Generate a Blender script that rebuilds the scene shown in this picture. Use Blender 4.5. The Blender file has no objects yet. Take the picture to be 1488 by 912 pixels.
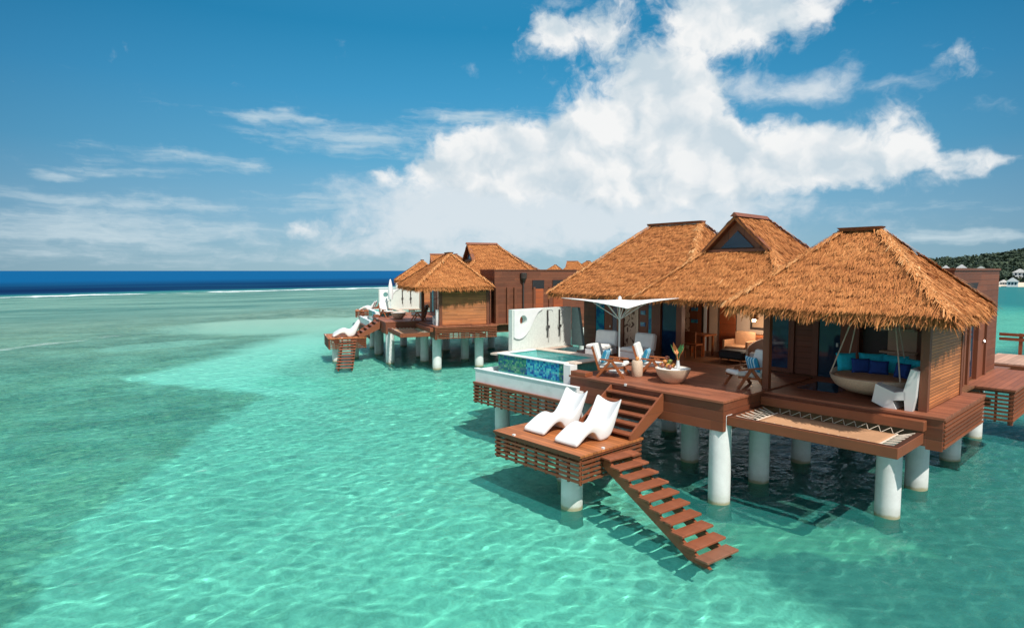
import bpy, math, random
import numpy as np
from mathutils import Vector, Matrix
random.seed(7); rng = np.random.default_rng(7)
S = bpy.context.scene
COL = S.collection
R = math.radians

# ------------------------------------------------------------------ camera, light, exposure
CAM_H = 5.4
HEAD = R(48.25)                                   # heading, turned left of +Y
PITCH = math.atan(63 / 887)
cam_d = bpy.data.cameras.new("camera"); cam = bpy.data.objects.new("camera", cam_d); COL.objects.link(cam)
cam_d.sensor_width = 36; cam_d.lens = 887 / 1488 * 36; cam_d.clip_start = 0.1; cam_d.clip_end = 20000
cam.location = (0, 0, CAM_H); cam.rotation_euler = (R(90) - PITCH, 0, HEAD)
S.camera = cam
S.view_settings.view_transform = 'Standard'
S.view_settings.look = 'None'
S.view_settings.exposure = 0.3
S.view_settings.gamma = 1.0
S.view_settings.use_curve_mapping = False
S.cycles.max_bounces = 8; S.cycles.transparent_max_bounces = 24
S.cycles.diffuse_bounces = 3; S.cycles.glossy_bounces = 3
S.cycles.caustics_reflective = False; S.cycles.caustics_refractive = True
try:
    S.cycles.use_denoising = True
    S.cycles.denoiser = 'OPENIMAGEDENOISE'
    S.cycles.denoising_prefilter = 'ACCURATE'
except Exception:
    pass
SUN_EL, SUN_AZ = R(52), R(105)                     # azimuth from +Y towards +X
sd = Vector((math.cos(SUN_EL) * math.sin(SUN_AZ), math.cos(SUN_EL) * math.cos(SUN_AZ), math.sin(SUN_EL)))
sun_l = bpy.data.lights.new("sun", 'SUN'); sun_l.energy = 4.3; sun_l.angle = R(0.5); sun_l.color = (1, .95, .87)
sun = bpy.data.objects.new("sun", sun_l); COL.objects.link(sun)
sun_l.cycles.is_caustics_light = True
sun.location = (40, 0, 60); sun.rotation_euler = (-sd).to_track_quat('-Z', 'Y').to_euler()


class G:
    """node graph shorthand: every call adds one node and hands back its output socket"""
    def __init__(s, nt): s.nt = nt; s.n = nt.nodes; s.l = nt.links
    def put(s, sock, v):
        if hasattr(v, 'is_output'): s.l.new(v, sock)
        elif v is not None:
            try: sock.default_value = v
            except Exception: sock.default_value = (*v, 1)
    def node(s, t, out=0, ins=None, **props):
        n = s.n.new(t)
        for k, v in props.items(): setattr(n, k, v)
        for k, v in (ins or {}).items(): s.put(n.inputs[k], v)
        return n.outputs[out]
    def m(s, op, a, b=0.0, c=0.0, clamp=False):
        return s.node('ShaderNodeMath', 0, {0: a, 1: b, 2: c}, operation=op, use_clamp=clamp)
    def v(s, op, a, b=(0, 0, 0), out=0):
        return s.node('ShaderNodeVectorMath', out, {0: a, 1: b}, operation=op)
    def sep(s, a):
        n = s.n.new('ShaderNodeSeparateXYZ'); s.put(n.inputs[0], a); return n.outputs
    def xyz(s, x, y, z): return s.node('ShaderNodeCombineXYZ', 0, {0: x, 1: y, 2: z})
    def noise(s, vec, scale, detail=3, rough=.55, dist=0.0, out=0, **p):
        return s.node('ShaderNodeTexNoise', out, {'Vector': vec, 'Scale': scale, 'Detail': detail, 'Roughness': rough, 'Distortion': dist}, **p)
    def smooth(s, x, lo, hi, a=0.0, b=1.0):
        return s.node('ShaderNodeMapRange', 0, {0: x, 1: lo, 2: hi, 3: a, 4: b}, interpolation_type='SMOOTHSTEP')
    def lin(s, x, lo, hi, a=0.0, b=1.0):
        return s.node('ShaderNodeMapRange', 0, {0: x, 1: lo, 2: hi, 3: a, 4: b})
    def mix(s, f, a, b, mode='MIX'):
        n = s.n.new('ShaderNodeMix'); n.data_type = 'RGBA'; n.blend_type = mode; n.clamp_factor = True
        s.put(n.inputs[0], f); s.put(n.inputs[6], a); s.put(n.inputs[7], b); return n.outputs[2]
    def ramp(s, f, stops):
        n = s.n.new('ShaderNodeValToRGB'); s.put(n.inputs[0], f); e = n.color_ramp.elements
        while len(e) < len(stops): e.new(.5)
        for i, (p, c) in enumerate(stops): e[i].position = p; e[i].color = (*c, 1)
        return n.outputs[0]
    def bump(s, h, strength=.3, dist=.02, normal=None):
        return s.node('ShaderNodeBump', 0, {'Height': h, 'Strength': strength, 'Distance': dist, 'Normal': normal})


# ------------------------------------------------------------------ sky with clouds (all by direction)
W = bpy.data.worlds.new("World"); S.world = W; W.use_nodes = True
W.cycles.sampling_method = 'MANUAL'; W.cycles.sample_map_resolution = 512
nt = W.node_tree; nt.nodes.clear(); g = G(nt)
sky_t = nt.nodes.new('ShaderNodeTexSky'); sky_t.sky_type = 'NISHITA'; sky_t.sun_disc = False
sky_t.sun_elevation = SUN_EL; sky_t.sun_rotation = SUN_AZ
sky_t.air_density = 1.0; sky_t.dust_density = 0.6; sky_t.ozone_density = 2.0
dirv = g.node('ShaderNodeTexCoord', 0)
nrm = g.v('NORMALIZE', dirv)
sx, sy, sz = g.sep(nrm)
# azimuth relative to the heading (positive to its right) and elevation, both in radians
dr = g.v('DOT_PRODUCT', nrm, (math.cos(HEAD), math.sin(HEAD), 0), out=1)
df = g.v('DOT_PRODUCT', nrm, (-math.sin(HEAD), math.cos(HEAD), 0), out=1)
az = g.m('ARCTAN2', dr, df); el = g.m('ARCSINE', sz)
ae = g.xyz(az, el, 0)


def sky_dir(px, py):
    a = math.atan2(px - 744, 887 * math.cos(PITCH) + (py - 456) * math.sin(PITCH) * -1)
    d = math.hypot(px - 744, 887)
    return a, math.atan((393 - py) / d)


def blobs(lst, coord):
    tot = None
    for cx, cy, rx, ry, w in lst:
        a, e = sky_dir(cx, cy)
        k = math.cos(a)                               # pixels to radians away from the centre
        d = g.v('MULTIPLY', g.v('SUBTRACT', coord, (a, e, 0)), (1 / (rx / 887 * k * k), 1 / (ry / 887 * k), 0))
        q = g.v('DOT_PRODUCT', d, d, out=1)
        b = g.m('MULTIPLY', g.m('EXPONENT', g.m('MULTIPLY', q, -1.0)), w)
        tot = b if tot is None else g.m('MAXIMUM', g.m('MULTIPLY_ADD', b, .55, tot), b)
    return tot


warp = g.noise(g.v('MULTIPLY', ae, (1, 1.25, 1)), 9, 4, .6, out=1)
wv = g.v('MULTIPLY', g.v('SUBTRACT', warp, (.5, .5, .5)), (.07, .05, 0))
aw = g.v('ADD', ae, wv)
CUM = [(965, 140, 70, 48, 1.1), (905, 178, 95, 55, 1.15), (850, 222, 110, 48, 1.15), (760, 232, 110, 42, 1.1), (683, 236, 52, 40, 1.05),
       (1010, 185, 75, 65, 1.0), (1035, 235, 75, 40, .9), (560, 262, 22, 18, .72), (625, 255, 40, 26, .9),
       (1185, 228, 110, 46, 1.1), (1275, 222, 85, 46, 1.1), (1115, 248, 90, 42, 1.05), (1335, 215, 40, 24, .8), (1380, 238, 60, 26, .85), (1445, 230, 44, 16, .72), (740, 240, 100, 46, 1.1), (860, 262, 170, 46, 1.1), (1010, 262, 120, 52, 1.1),
       (1194, 184, 14, 12, .9), (1150, 195, 16, 14, .6), (1385, 88, 36, 30, .68), (838, 62, 85, 46, .72), (905, 40, 45, 42, .6), (790, 70, 40, 30, .65),
       (1080, 38, 105, 55, 1.0), (1175, 14, 115, 34, .85), (1000, 62, 50, 40, .8), (1030, 5, 90, 20, .7), (432, 327, 34, 17, .62), (515, 330, 50, 20, .5)]
SOFT = [(1160, 136, 90, 22, .75), (1090, 125, 40, 22, .7), (1300, 128, 85, 15, .65), (1240, 104, 34, 22, .6), (1460, 150, 40, 16, .55), (1270, 170, 60, 20, .45),
        (800, 285, 230, 38, 1.15), (650, 300, 150, 38, 1.05), (880, 325, 300, 40, 1.1), (640, 352, 240, 34, 1.0), (1000, 290, 120, 40, .85),
        (685, 108, 14, 10, .5), (640, 205, 60, 30, .4), (820, 10, 60, 20, .5), (1130, 150, 60, 40, .35)]
CIR = [(700, 174, 85, 19, 1.1), (530, 207, 140, 28, 1.0), (410, 173, 130, 10, 1.1), (270, 232, 150, 16, 1.0), (200, 250, 110, 11, .9), (70, 252, 40, 10, .9),
       (100, 285, 190, 16, .85), (260, 297, 100, 9, .85), (240, 330, 260, 24, .9), (80, 325, 200, 30, .8), (360, 197, 46, 18, .8), (470, 296, 150, 22, .85),
       (60, 370, 320, 22, .55), (350, 372, 300, 18, .7), (1430, 345, 140, 16, .9), (1350, 300, 160, 12, .6), (1310, 345, 100, 18, .8), (1120, 300, 80, 14, .7), (150, 345, 260, 8, .8)]
fb = g.noise(aw, 15, 10, .60)
fl = g.noise(aw, 13, 4, .5)
fl_s = g.noise(g.v('ADD', aw, (.020, .026, 0)), 13, 4, .5)
big = g.noise(aw, 7, 3, .5)
cum = blobs(CUM, aw)
fb2 = g.noise(aw, 48, 7, .6)
cd = g.m('ADD', cum, g.m('ADD', g.m('MULTIPLY', g.m('SUBTRACT', fb, .5), 1.75), g.m('MULTIPLY', g.m('SUBTRACT', fb2, .5), .62)))
cum_a = g.smooth(cd, .32, .98)
soft = blobs(SOFT, aw)
sdn = g.m('ADD', soft, g.m('MULTIPLY', g.m('SUBTRACT', g.noise(g.v('MULTIPLY', aw, (1, 1.6, 1)), 16, 9, .62), .5), 1.7))
soft_a = g.m('MULTIPLY', g.smooth(sdn, .22, 1.25), .86)
ae_c = g.v('ADD', g.v('MULTIPLY', ae, (.22, 1.15, 1)), g.v('MULTIPLY', wv, (.5, .45, 0)))
cir = blobs(CIR, aw)
cir_n = g.noise(ae_c, 48, 9, .64)
cir_a = g.m('MULTIPLY', g.smooth(g.m('ADD', cir, g.m('MULTIPLY', g.m('SUBTRACT', cir_n, .5), 2.3)), .36, 1.55), .74)
# the side of a cloud away from the sun, and its thick base, are greyer
lit = g.m('ADD', .62, g.m('MULTIPLY', g.m('SUBTRACT', fl, fl_s), 3.8), clamp=True)
thick = g.smooth(cd, .75, 1.7)
low = g.smooth(big, .40, .62)
EXPK = 2 ** -S.view_settings.exposure
c_col = g.mix(lit, (.56, .67, .745, 1), (.91, .92, .92, 1))
c_col = g.mix(g.m('MULTIPLY', thick, g.m('MULTIPLY', low, .45)), c_col, (.63, .72, .78, 1))
STR = .1


def scaled(c, k):
    n = nt.nodes.new('ShaderNodeVectorMath'); n.operation = 'SCALE'; g.put(n.inputs[0], c); n.inputs['Scale'].default_value = k; return n.outputs[0]


# the Nishita sky is tinted towards the teal blue of this air, paler at the horizon
grad = g.ramp(g.m('DIVIDE', el, 1.5708), [(0, (.31, .495, .59)), (.05, (.22, .45, .62)), (.11, (.092, .365, .59)), (.17, (.040, .295, .545)), (.23, (.012, .225, .45)), (.6, (.09, .24, .46))])
side = g.m('SUBTRACT', 1.14, g.m('MULTIPLY', g.m('MULTIPLY', az, az), .88), clamp=False)
side = g.m('MAXIMUM', side, .7)
grad = scaled(g.v('MULTIPLY', grad, g.xyz(side, g.m('POWER', side, .75), g.m('POWER', side, .6))), 1 / STR)
sky_c = g.mix(.93, scaled(sky_t.outputs[0], 1.0), grad)
sky_c = g.mix(cir_a, sky_c, scaled((.63, .745, .80), 1 / STR))
sky_c = g.mix(soft_a, sky_c, scaled((.75, .81, .85), 1 / STR))
other = g.m('MULTIPLY', g.smooth(g.noise(g.v('MULTIPLY', nrm, (1, 1, 2.2)), 2.6, 8, .6), .40, .60), g.m('MAXIMUM', g.smooth(el, .50, .75), g.smooth(g.m('ABSOLUTE', az), .85, 1.2)))  # unseen clouds outside the view, added to brighten the shade
sky_c = g.mix(g.m('MULTIPLY', other, .92), sky_c, scaled((.95, .97, 1.0), 1 / STR))
sky_c = g.mix(cum_a, sky_c, scaled(c_col, 1 / STR))
sky_c = scaled(sky_c, EXPK)
bgn = nt.nodes.new('ShaderNodeBackground'); bgn.inputs['Strength'].default_value = STR
g.put(bgn.inputs['Color'], sky_c)
wo = nt.nodes.new('ShaderNodeOutputWorld'); nt.links.new(bgn.outputs[0], wo.inputs[0])


# ------------------------------------------------------------------ materials
def new_mat(name):
    m = bpy.data.materials.new(name); m.use_nodes = True
    n = m.node_tree.nodes; b = n['Principled BSDF']
    return m, G(m.node_tree), b


def plain(name, col, rough=.5, var=.12, scale=6, bump=.0, metallic=0.0, bscale=40, dirt=None):
    m, g, b = new_mat(name)
    tc = g.node('ShaderNodeTexCoord', 3)
    nz = g.noise(tc, scale, 5, .6)
    c = g.mix(g.lin(nz, .3, .7), tuple(x * (1 - var) for x in col) + (1,), tuple(min(1, x * (1 + var)) for x in col) + (1,))
    if dirt:
        c = g.mix(g.smooth(g.noise(tc, 1.7, 6, .65), .52, .75), c, dirt + (1,))
    g.put(b.inputs['Base Color'], c); b.inputs['Roughness'].default_value = rough; b.inputs['Metallic'].default_value = metallic
    if bump:
        g.put(b.inputs['Normal'], g.bump(g.noise(tc, bscale, 4, .6), bump, .01))
    return m


def wood(name, col, across=1, width=.12, gap=.06, along=0, rough=.55, var=.28, grain=1.0, wear=0.15):
    """boards: 'across' is the axis over which boards repeat, 'along' the axis they run on (object space)"""
    m, g, b = new_mat(name)
    tc = g.node('ShaderNodeTexCoord', 3)
    ax = g.sep(tc)
    q = g.m('DIVIDE', ax[across], width)
    idx = g.m('FLOOR', q); fr = g.m('FRACT', q)
    stag = g.node('ShaderNodeTexWhiteNoise', 0, {1: idx}, noise_dimensions='1D')
    ln = g.m('FLOOR', g.m('ADD', g.m('DIVIDE', ax[along], 2.4), g.m('MULTIPLY', stag, 5)))
    tone = g.node('ShaderNodeTexWhiteNoise', 0, {0: g.xyz(idx, ln, 0)}, noise_dimensions='2D')
    sc = [26.0, 26.0, 26.0]; sc[along] = 1.6
    gr = g.noise(g.v('ADD', g.v('MULTIPLY', tc, tuple(sc)), g.xyz(g.m('MULTIPLY', tone, 37), 0, 0)), 1.0, 4, .6)
    blot = g.noise(tc, 1.1, 4, .6)
    val = g.m('ADD', g.m('MULTIPLY', g.m('SUBTRACT', tone, .5), var * 1.3),
              g.m('ADD', g.m('MULTIPLY', g.m('SUBTRACT', gr, .5), .8 * grain * var * 2), g.m('MULTIPLY', g.m('SUBTRACT', blot, .5), var * 1.6)))
    k = g.m('ADD', 1.0, val)
    c = g.node('ShaderNodeMix', 2, None, data_type='RGBA')
    n = c.node; n.blend_type = 'MULTIPLY'; n.inputs[0].default_value = 1
    n.inputs[6].default_value = (*col, 1); g.put(n.inputs[7], g.xyz(k, k, k))
    c = g.mix(g.m('MULTIPLY', g.smooth(g.noise(tc, 2.3, 5, .7), .5, .8), wear), c, tuple(.85 * x + .045 for x in col) + (1,))
    edge = g.m('MINIMUM', fr, g.m('SUBTRACT', 1.0, fr))
    gapm = g.smooth(edge, 0.0, gap)
    c = g.mix(gapm, tuple(x * .25 for x in col) + (1,), c)
    g.put(b.inputs['Base Color'], c)
    g.put(b.inputs['Roughness'], g.lin(gr, .3, .7, rough - .1, rough + .12))
    h = g.m('ADD', gapm, g.m('MULTIPLY', gr, .25))
    g.put(b.inputs['Normal'], g.bump(h, .5, .012))
    return m


DECKC, FASC, SID = (.27, .088, .042), (.18, .050, .020), (.155, .046, .019)
M = {}
M['deck'] = wood('deck_boards', DECKC, 1, .14, .07, 0, rough=.55, var=.42, wear=.35)
M['deck_y'] = wood('deck_boards_across', DECKC, 0, .14, .05, 1, rough=.55)
M['plat'] = wood('platform_boards', (.38, .125, .038), 1, .14, .07, 0, rough=.5, var=.42, wear=.25)
M['fascia'] = wood('fascia_boards', FASC, 2, .24, .03, 0, var=.38, wear=.25)
M['slat'] = wood('slat_timber', (.21, .062, .024), 2, .3, .01, 0, var=.35)
M['beam'] = wood('beam_timber', (.23, .067, .025), 2, .5, .01, 0, var=.3)
M['tread'] = wood('tread_timber', (.24, .072, .03), 1, .5, .01, 1, rough=.5, var=.4, wear=.3)
M['wet'] = wood('weathered_timber', (.22, .09, .05), 1, .5, .01, 1, rough=.4, var=.5, wear=.6)
M['siding'] = wood('wall_siding', SID, 2, .16, .04, 1, rough=.6)
M['sidingx'] = wood('wall_siding_front', SID, 2, .16, .04, 0, rough=.6)
M['post'] = wood('post_timber', (.17, .052, .022), 0, .4, .01, 2)
M['door'] = wood('door_timber', (.19, .055, .022), 0, .5, .02, 2)
M['brightdoor'] = wood('orange_door_timber', (.33, .075, .02), 2, .35, .03, 1)
M['soffit'] = wood('soffit_boards', (.20, .09, .04), 0, .2, .04, 1)
M['bamboo'] = wood('bamboo_slats', (.43, .15, .048), 2, .07, .16, 1, rough=.5, var=.45)
M['walk'] = wood('boardwalk_boards', (.48, .30, .22), 0, .15, .05, 1, rough=.7)
M['floor'] = wood('interior_floor', (.20, .085, .04), 1, .15, .04, 0, rough=.4)
M['white'] = plain('white_plaster', (.74, .75, .74), .6, .05, 3, .06)
M['whitewet'] = plain('white_basin_plaster', (.72, .74, .74), .4, .06, 2.5, .03, dirt=(.6, .63, .62))
M['coping'] = plain('coping_stone', (.60, .48, .39), .6, .15, 9, .1)
M['stone'] = plain('wall_render', (.60, .64, .59), .75, .10, 14, .12, bscale=70)
M['concrete'] = plain('piling_concrete', (.74, .74, .70), .6, .07, 5, .08)
pm_, pg, pb = new_mat('piling_concrete_with_waterline'); M['concrete'] = pm_
ps = pg.node('ShaderNodeNewGeometry', 0); pz = pg.sep(ps)[2]
pn = pg.noise(ps, 5, 5, .6); pn2 = pg.noise(pg.v('MULTIPLY', ps, (9, 9, .8)), 1, 4, .6)
pc = pg.mix(pg.lin(pn, .3, .7), (.66, .66, .64, 1), (.75, .75, .73, 1))
pc = pg.mix(pg.m('MULTIPLY', pg.smooth(pn2, .55, .8), .25), pc, (.5, .5, .45, 1))
wl = pg.m('ADD', pz, pg.m('MULTIPLY', pg.m('SUBTRACT', pn, .5), .12))
pc = pg.mix(pg.m('MULTIPLY', pg.smooth(wl, .34, .08), .45), pc, (.38, .38, .30, 1))
pc = pg.mix(pg.smooth(wl, .10, .03), pc, (.34, .31, .19, 1))
pc = pg.mix(pg.smooth(wl, .02, -.22), pc, pg.mix(pn, (.20, .20, .14, 1), (.40, .36, .28, 1)))
pg.put(pb.inputs['Base Color'], pc); pb.inputs['Roughness'].default_value = .6
M['plastic'] = plain('white_moulded_plastic', (.71, .71, .70), .32, .02, 3)
M['poolin'] = plain('pool_lining', (.10, .50, .46), .4, .15, 12)
M['cushion'] = plain('white_cushion', (.70, .70, .67), .85, .06, 8, .1)
M['cream'] = plain('cream_wall', (.66, .48, .35), .8, .06, 4)
M['beige'] = plain('beige_panel', (.66, .45, .32), .8, .06, 4)
M['chrome'] = plain('brushed_metal', (.42, .42, .41), .3, .05, 30, metallic=1)
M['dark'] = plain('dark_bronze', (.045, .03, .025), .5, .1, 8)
M['copper'] = plain('ridge_copper', (.20, .065, .03), .5, .2, 5)
M['teak'] = plain('teak_frame', (.30, .085, .024), .45, .2, 12)
M['canvas'] = plain('white_canvas', (.72, .72, .71), .8, .03, 3)
M['turq'] = plain('turquoise_fabric', (.015, .52, .70), .85, .15, 10, .12)
M['navy'] = plain('navy_fabric', (.01, .05, .24), .85, .2, 10, .12)
M['tan'] = plain('tan_fabric', (.47, .25, .13), .85, .08, 12, .15)
M['rattan'] = plain('pale_rattan', (.58, .44, .32), .7, .14, 30, .3, bscale=90)
M['rope'] = plain('pale_rope', (.62, .50, .40), .85, .1, 30)
M['black'] = plain('black_fabric', (.012, .012, .014), .7, .1, 8)
M['leaf'] = plain('leaf_green', (.05, .16, .05), .5, .4, 10)
M['flower'] = plain('orange_flower', (.6, .2, .06), .6, .4, 20)
M['fruitdark'] = plain('dark_fruit_skin', (.22, .06, .03), .45, .4, 25)
M['fruitgreen'] = plain('green_fruit_skin', (.25, .30, .06), .5, .3, 25)
M['fruit'] = plain('fruit_skin', (.55, .22, .05), .5, .4, 25)
M['wallshade'] = plain('shaded_teal_render', (.20, .30, .29), .75, .1, 10)  # pale wall's shaded return, its shade painted in as darker teal

m, g, b = new_mat('door_glass'); M['glass'] = m
b.inputs['Base Color'].default_value = (.012, .04, .075, 1); b.inputs['Roughness'].default_value = .04
m, g, b = new_mat('blue_door_glass'); M['blueglass'] = m
tc = g.node('ShaderNodeTexCoord', 3)
g.put(b.inputs['Base Color'], g.mix(g.smooth(g.noise(tc, 2.2, 2), .4, .65), (.004, .02, .06, 1), (.008, .05, .12, 1))); b.inputs['Roughness'].default_value = .06
m, g, b = new_mat('turquoise_glass'); M['turqglass'] = m
tc = g.node('ShaderNodeTexCoord', 3)
g.put(b.inputs['Base Color'], g.mix(g.smooth(g.noise(tc, 4, 3), .45, .62), (.02, .26, .34, 1), (.01, .10, .26, 1))); b.inputs['Roughness'].default_value = .1
m, g, b = new_mat('mirror_glass'); M['mirror'] = m
b.inputs['Base Color'].default_value = (.70, .45, .28, 1); b.inputs['Roughness'].default_value = .25; b.inputs['Metallic'].default_value = .3
m, g, b = new_mat('lamp_glow'); M['glow'] = m
b.inputs['Base Color'].default_value = (.9, .7, .45, 1); b.inputs['Emission Color'].default_value = (1, .72, .4, 1); b.inputs['Emission Strength'].default_value = 25

# glass mosaic on the pool front
m, g, b = new_mat('pool_mosaic'); M['mosaic'] = m
tc = g.node('ShaderNodeTexCoord', 3); ax = g.sep(tc)
q = g.v('DIVIDE', tc, (.065, .065, .065))
cell = g.v('FLOOR', g.v('ADD', q, (.011, .013, .017)))
rnd = g.node('ShaderNodeTexWhiteNoise', 0, {0: cell}, noise_dimensions='3D')
band = g.m('ADD', rnd, g.m('MULTIPLY', g.m('SUBTRACT', g.noise(tc, 2.2, 3), .5), .7), clamp=True)
blue = g.ramp(band, [(0, (.005, .05, .22)), (.4, (.01, .16, .38)), (.7, (.03, .36, .45)), (1, (.10, .50, .48))])
grn = g.ramp(band, [(0, (.01, .06, .20)), (.4, (.015, .14, .14)), (.75, (.03, .22, .13)), (1, (.12, .33, .20))])
pm = g.m('FLOOR', g.m('MULTIPLY', g.m('ADD', ax[0], 40), 1 / 1.42))
sel = g.m('MODULO', pm, 2.0)
col = g.mix(sel, blue, grn)
g.put(b.inputs['Base Color'], col); b.inputs['Roughness'].default_value = .15

m, g, b = new_mat('pool_water_surface'); M['poolwater'] = m
tc = g.node('ShaderNodeTexCoord', 3)
b.inputs['Base Color'].default_value = (.35, .85, .80, 1); b.inputs['Roughness'].default_value = .03; b.inputs['Alpha'].default_value = .25
g.put(b.inputs['Normal'], g.bump(g.noise(tc, 6, 3), .12, .02))

m, g, b = new_mat('striped_fabric'); M['stripe'] = m
tc = g.node('ShaderNodeTexCoord', 3); ax = g.sep(tc)
f = g.m('FRACT', g.m('MULTIPLY', ax[0], 9.0))
g.put(b.inputs['Base Color'], g.ramp(f, [(0, (.02, .20, .42)), (.3, (.10, .42, .62)), (.5, (.62, .72, .74)), (.72, (.03, .30, .42)), (1, (.01, .08, .2))]))
f_ramp = b.inputs['Base Color'].links[0].from_node.color_ramp; f_ramp.interpolation = 'CONSTANT'
b.inputs['Roughness'].default_value = .9

m, g, b = new_mat('carved_panel'); M['carved'] = m
tc = g.node('ShaderNodeTexCoord', 3)
vo = g.noise(g.v('MULTIPLY', tc, (3, 3, 2.2)), 2.2, 2, .5, 1.2)
g.put(b.inputs['Base Color'], g.mix(g.smooth(vo, .56, .60), (.56, .38, .27, 1), (.10, .035, .02, 1))); b.inputs['Roughness'].default_value = .7

# thatch: each blade carries its own tone
m, g, b = new_mat('thatch'); M['thatch'] = m
at = g.node('ShaderNodeAttribute', 2, None, attribute_name='tone')
tc = g.node('ShaderNodeTexCoord', 3)
patch = g.m('ADD', g.m('MULTIPLY', g.noise(tc, 1.3, 4, .6), .6), g.m('MULTIPLY', g.noise(tc, .45, 3, .6), .4))
t = g.m('ADD', at, g.m('MULTIPLY', g.m('SUBTRACT', patch, .5), .95), clamp=True)
g.put(b.inputs['Base Color'], g.ramp(t, [(0, (.14, .045, .016)), (.25, (.335, .114, .034)), (.6, (.50, .19, .057)), (.9, (.61, .285, .105)), (1, (.68, .42, .20))]))
b.inputs['Roughness'].default_value = .75; b.inputs['Specular IOR Level'].default_value = .25
m, g, b = new_mat('thatch_underlay'); M['under'] = m
tc = g.node('ShaderNodeTexCoord', 3)
g.put(b.inputs['Base Color'], g.mix(g.noise(tc, 14, 4), (.16, .06, .02, 1), (.33, .13, .045, 1))); b.inputs['Roughness'].default_value = .9

# lagoon: tinted clear sheet that reflects at its own grazing angles
m = bpy.data.materials.new('lagoon_water'); m.use_nodes = True; M['water'] = m
nt2 = m.node_tree; nt2.nodes.clear(); g = G(nt2)
pos = g.node('ShaderNodeNewGeometry', 0)
px_, py_, pz_ = g.sep(pos)
wob = g.m('MULTIPLY', g.m('SUBTRACT', g.noise(g.v('MULTIPLY', pos, (.03, .012, 0)), 1, 4, .6), .5), 26)
xx = g.m('ADD', px_, wob)
reef_x = g.m('ADD', xx, g.m('MULTIPLY', py_, .13))          # the reef runs a little away from the Y axis
channel = g.m('MULTIPLY', g.m('MULTIPLY', g.smooth(g.m('ADD', py_, g.m('MULTIPLY', wob, .8)), 84, 128), g.smooth(px_, -120, -80)), .72)
deep = g.m('MAXIMUM', g.smooth(reef_x, -150, -185), channel)
very = g.smooth(reef_x, -190, -420)
w1 = g.noise(g.v('MULTIPLY', pos, (1.0, .62, 1)), 2.1, 4, .6, .6)
w2 = g.noise(g.v('MULTIPLY', pos, (1, .7, 1)), 7.5, 2, .5, .4)
w3 = g.noise(g.v('MULTIPLY', pos, (.32, .16, 1)), 1, 2, .5)
hgt = g.m('ADD', g.m('MULTIPLY', w1, .10), g.m('ADD', g.m('MULTIPLY', w2, .022), g.m('MULTIPLY', w3, .20)))
nb = g.bump(hgt, 1.0, 1.0)
fr = g.node('ShaderNodeFresnel', 0, {'IOR': 1.33, 'Normal': nb})
fr = g.m('MULTIPLY', g.m('MINIMUM', fr, .45), g.m('SUBTRACT', .55, g.m('MULTIPLY', deep, .49)))
gl = nt2.nodes.new('ShaderNodeBsdfGlossy'); gl.inputs['Roughness'].default_value = .06; g.put(gl.inputs['Normal'], nb)
tr = nt2.nodes.new('ShaderNodeBsdfRefraction'); tr.inputs['IOR'].default_value = 1.33; tr.inputs['Roughness'].default_value = 0; g.put(tr.inputs[0], g.mix(g.smooth(px_, -14, -80), (.47, .965, .885, 1), (.79, .975, .925, 1)))
di = nt2.nodes.new('ShaderNodeBsdfDiffuse')
turb = g.noise(g.v('MULTIPLY', pos, (.02, .006, 0)), 1.3, 4, .6)
deep_c = g.mix(very, g.mix(g.smooth(turb, .4, .62), (.002, .018, .068, 1), (.004, .040, .10, 1)), (.003, .085, .22, 1))
shal_c = (.06, .50, .45, 1)
deep_c = g.mix(g.smooth(px_, -120, -80), deep_c, (.008, .055, .095, 1))
g.put(di.inputs[0], g.mix(deep, shal_c, deep_c))
mx = nt2.nodes.new('ShaderNodeMixShader'); g.put(mx.inputs[0], g.m('ADD', .18, g.m('MULTIPLY', deep, .88)))
nt2.links.new(tr.outputs[0], mx.inputs[1]); nt2.links.new(di.outputs[0], mx.inputs[2])
foam_n = g.noise(g.v('MULTIPLY', pos, (.22, .05, 0)), 1, 6, .7)
surf_x = g.m('ADD', reef_x, g.m('MULTIPLY', g.m('SUBTRACT', g.noise(g.v('MULTIPLY', pos, (.02, .07, 0)), 1, 4, .65), .5), 30))
foam_b = g.m('EXPONENT', g.m('MULTIPLY', g.m('POWER', g.m('DIVIDE', g.m('ADD', surf_x, 158), 6.0), 2.0), -1))
foam_k = g.noise(g.v('MULTIPLY', pos, (.012, .02, 0)), 1, 4, .65)
foam = g.smooth(g.m('ADD', g.m('MULTIPLY', foam_b, g.smooth(foam_k, .36, .56)), g.m('MULTIPLY', g.m('SUBTRACT', foam_n, .5), 2.4)), .45, 1.0)
s1 = g.m('ADD', g.m('ADD', px_, g.m('MULTIPLY', py_, .62)), g.m('MULTIPLY', wob, .35))
fo2 = g.m('EXPONENT', g.m('MULTIPLY', g.m('POWER', g.m('DIVIDE', g.m('ADD', s1, 54), 1.1), 2.0), -1))
fo2 = g.m('MULTIPLY', fo2, g.smooth(py_, 16, 6))
fo2 = g.m('MULTIPLY', g.smooth(g.m('ADD', fo2, g.m('MULTIPLY', g.m('SUBTRACT', g.noise(g.v('MULTIPLY', pos, (1.2, .35, 0)), 1, 6, .72), .5), 4.6)), .7, 1.5), .36)
fm = g.m('MAXIMUM', g.m('MULTIPLY', foam, g.smooth(foam_b, .05, .5)), fo2)
fd = nt2.nodes.new('ShaderNodeBsdfDiffuse'); fd.inputs[0].default_value = (.72, .76, .76, 1)
mg = nt2.nodes.new('ShaderNodeMixShader'); g.put(mg.inputs[0], fr)
nt2.links.new(mx.outputs[0], mg.inputs[1]); nt2.links.new(gl.outputs[0], mg.inputs[2])
mf = nt2.nodes.new('ShaderNodeMixShader'); g.put(mf.inputs[0], fm)
nt2.links.new(mg.outputs[0], mf.inputs[1]); nt2.links.new(fd.outputs[0], mf.inputs[2])
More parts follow.
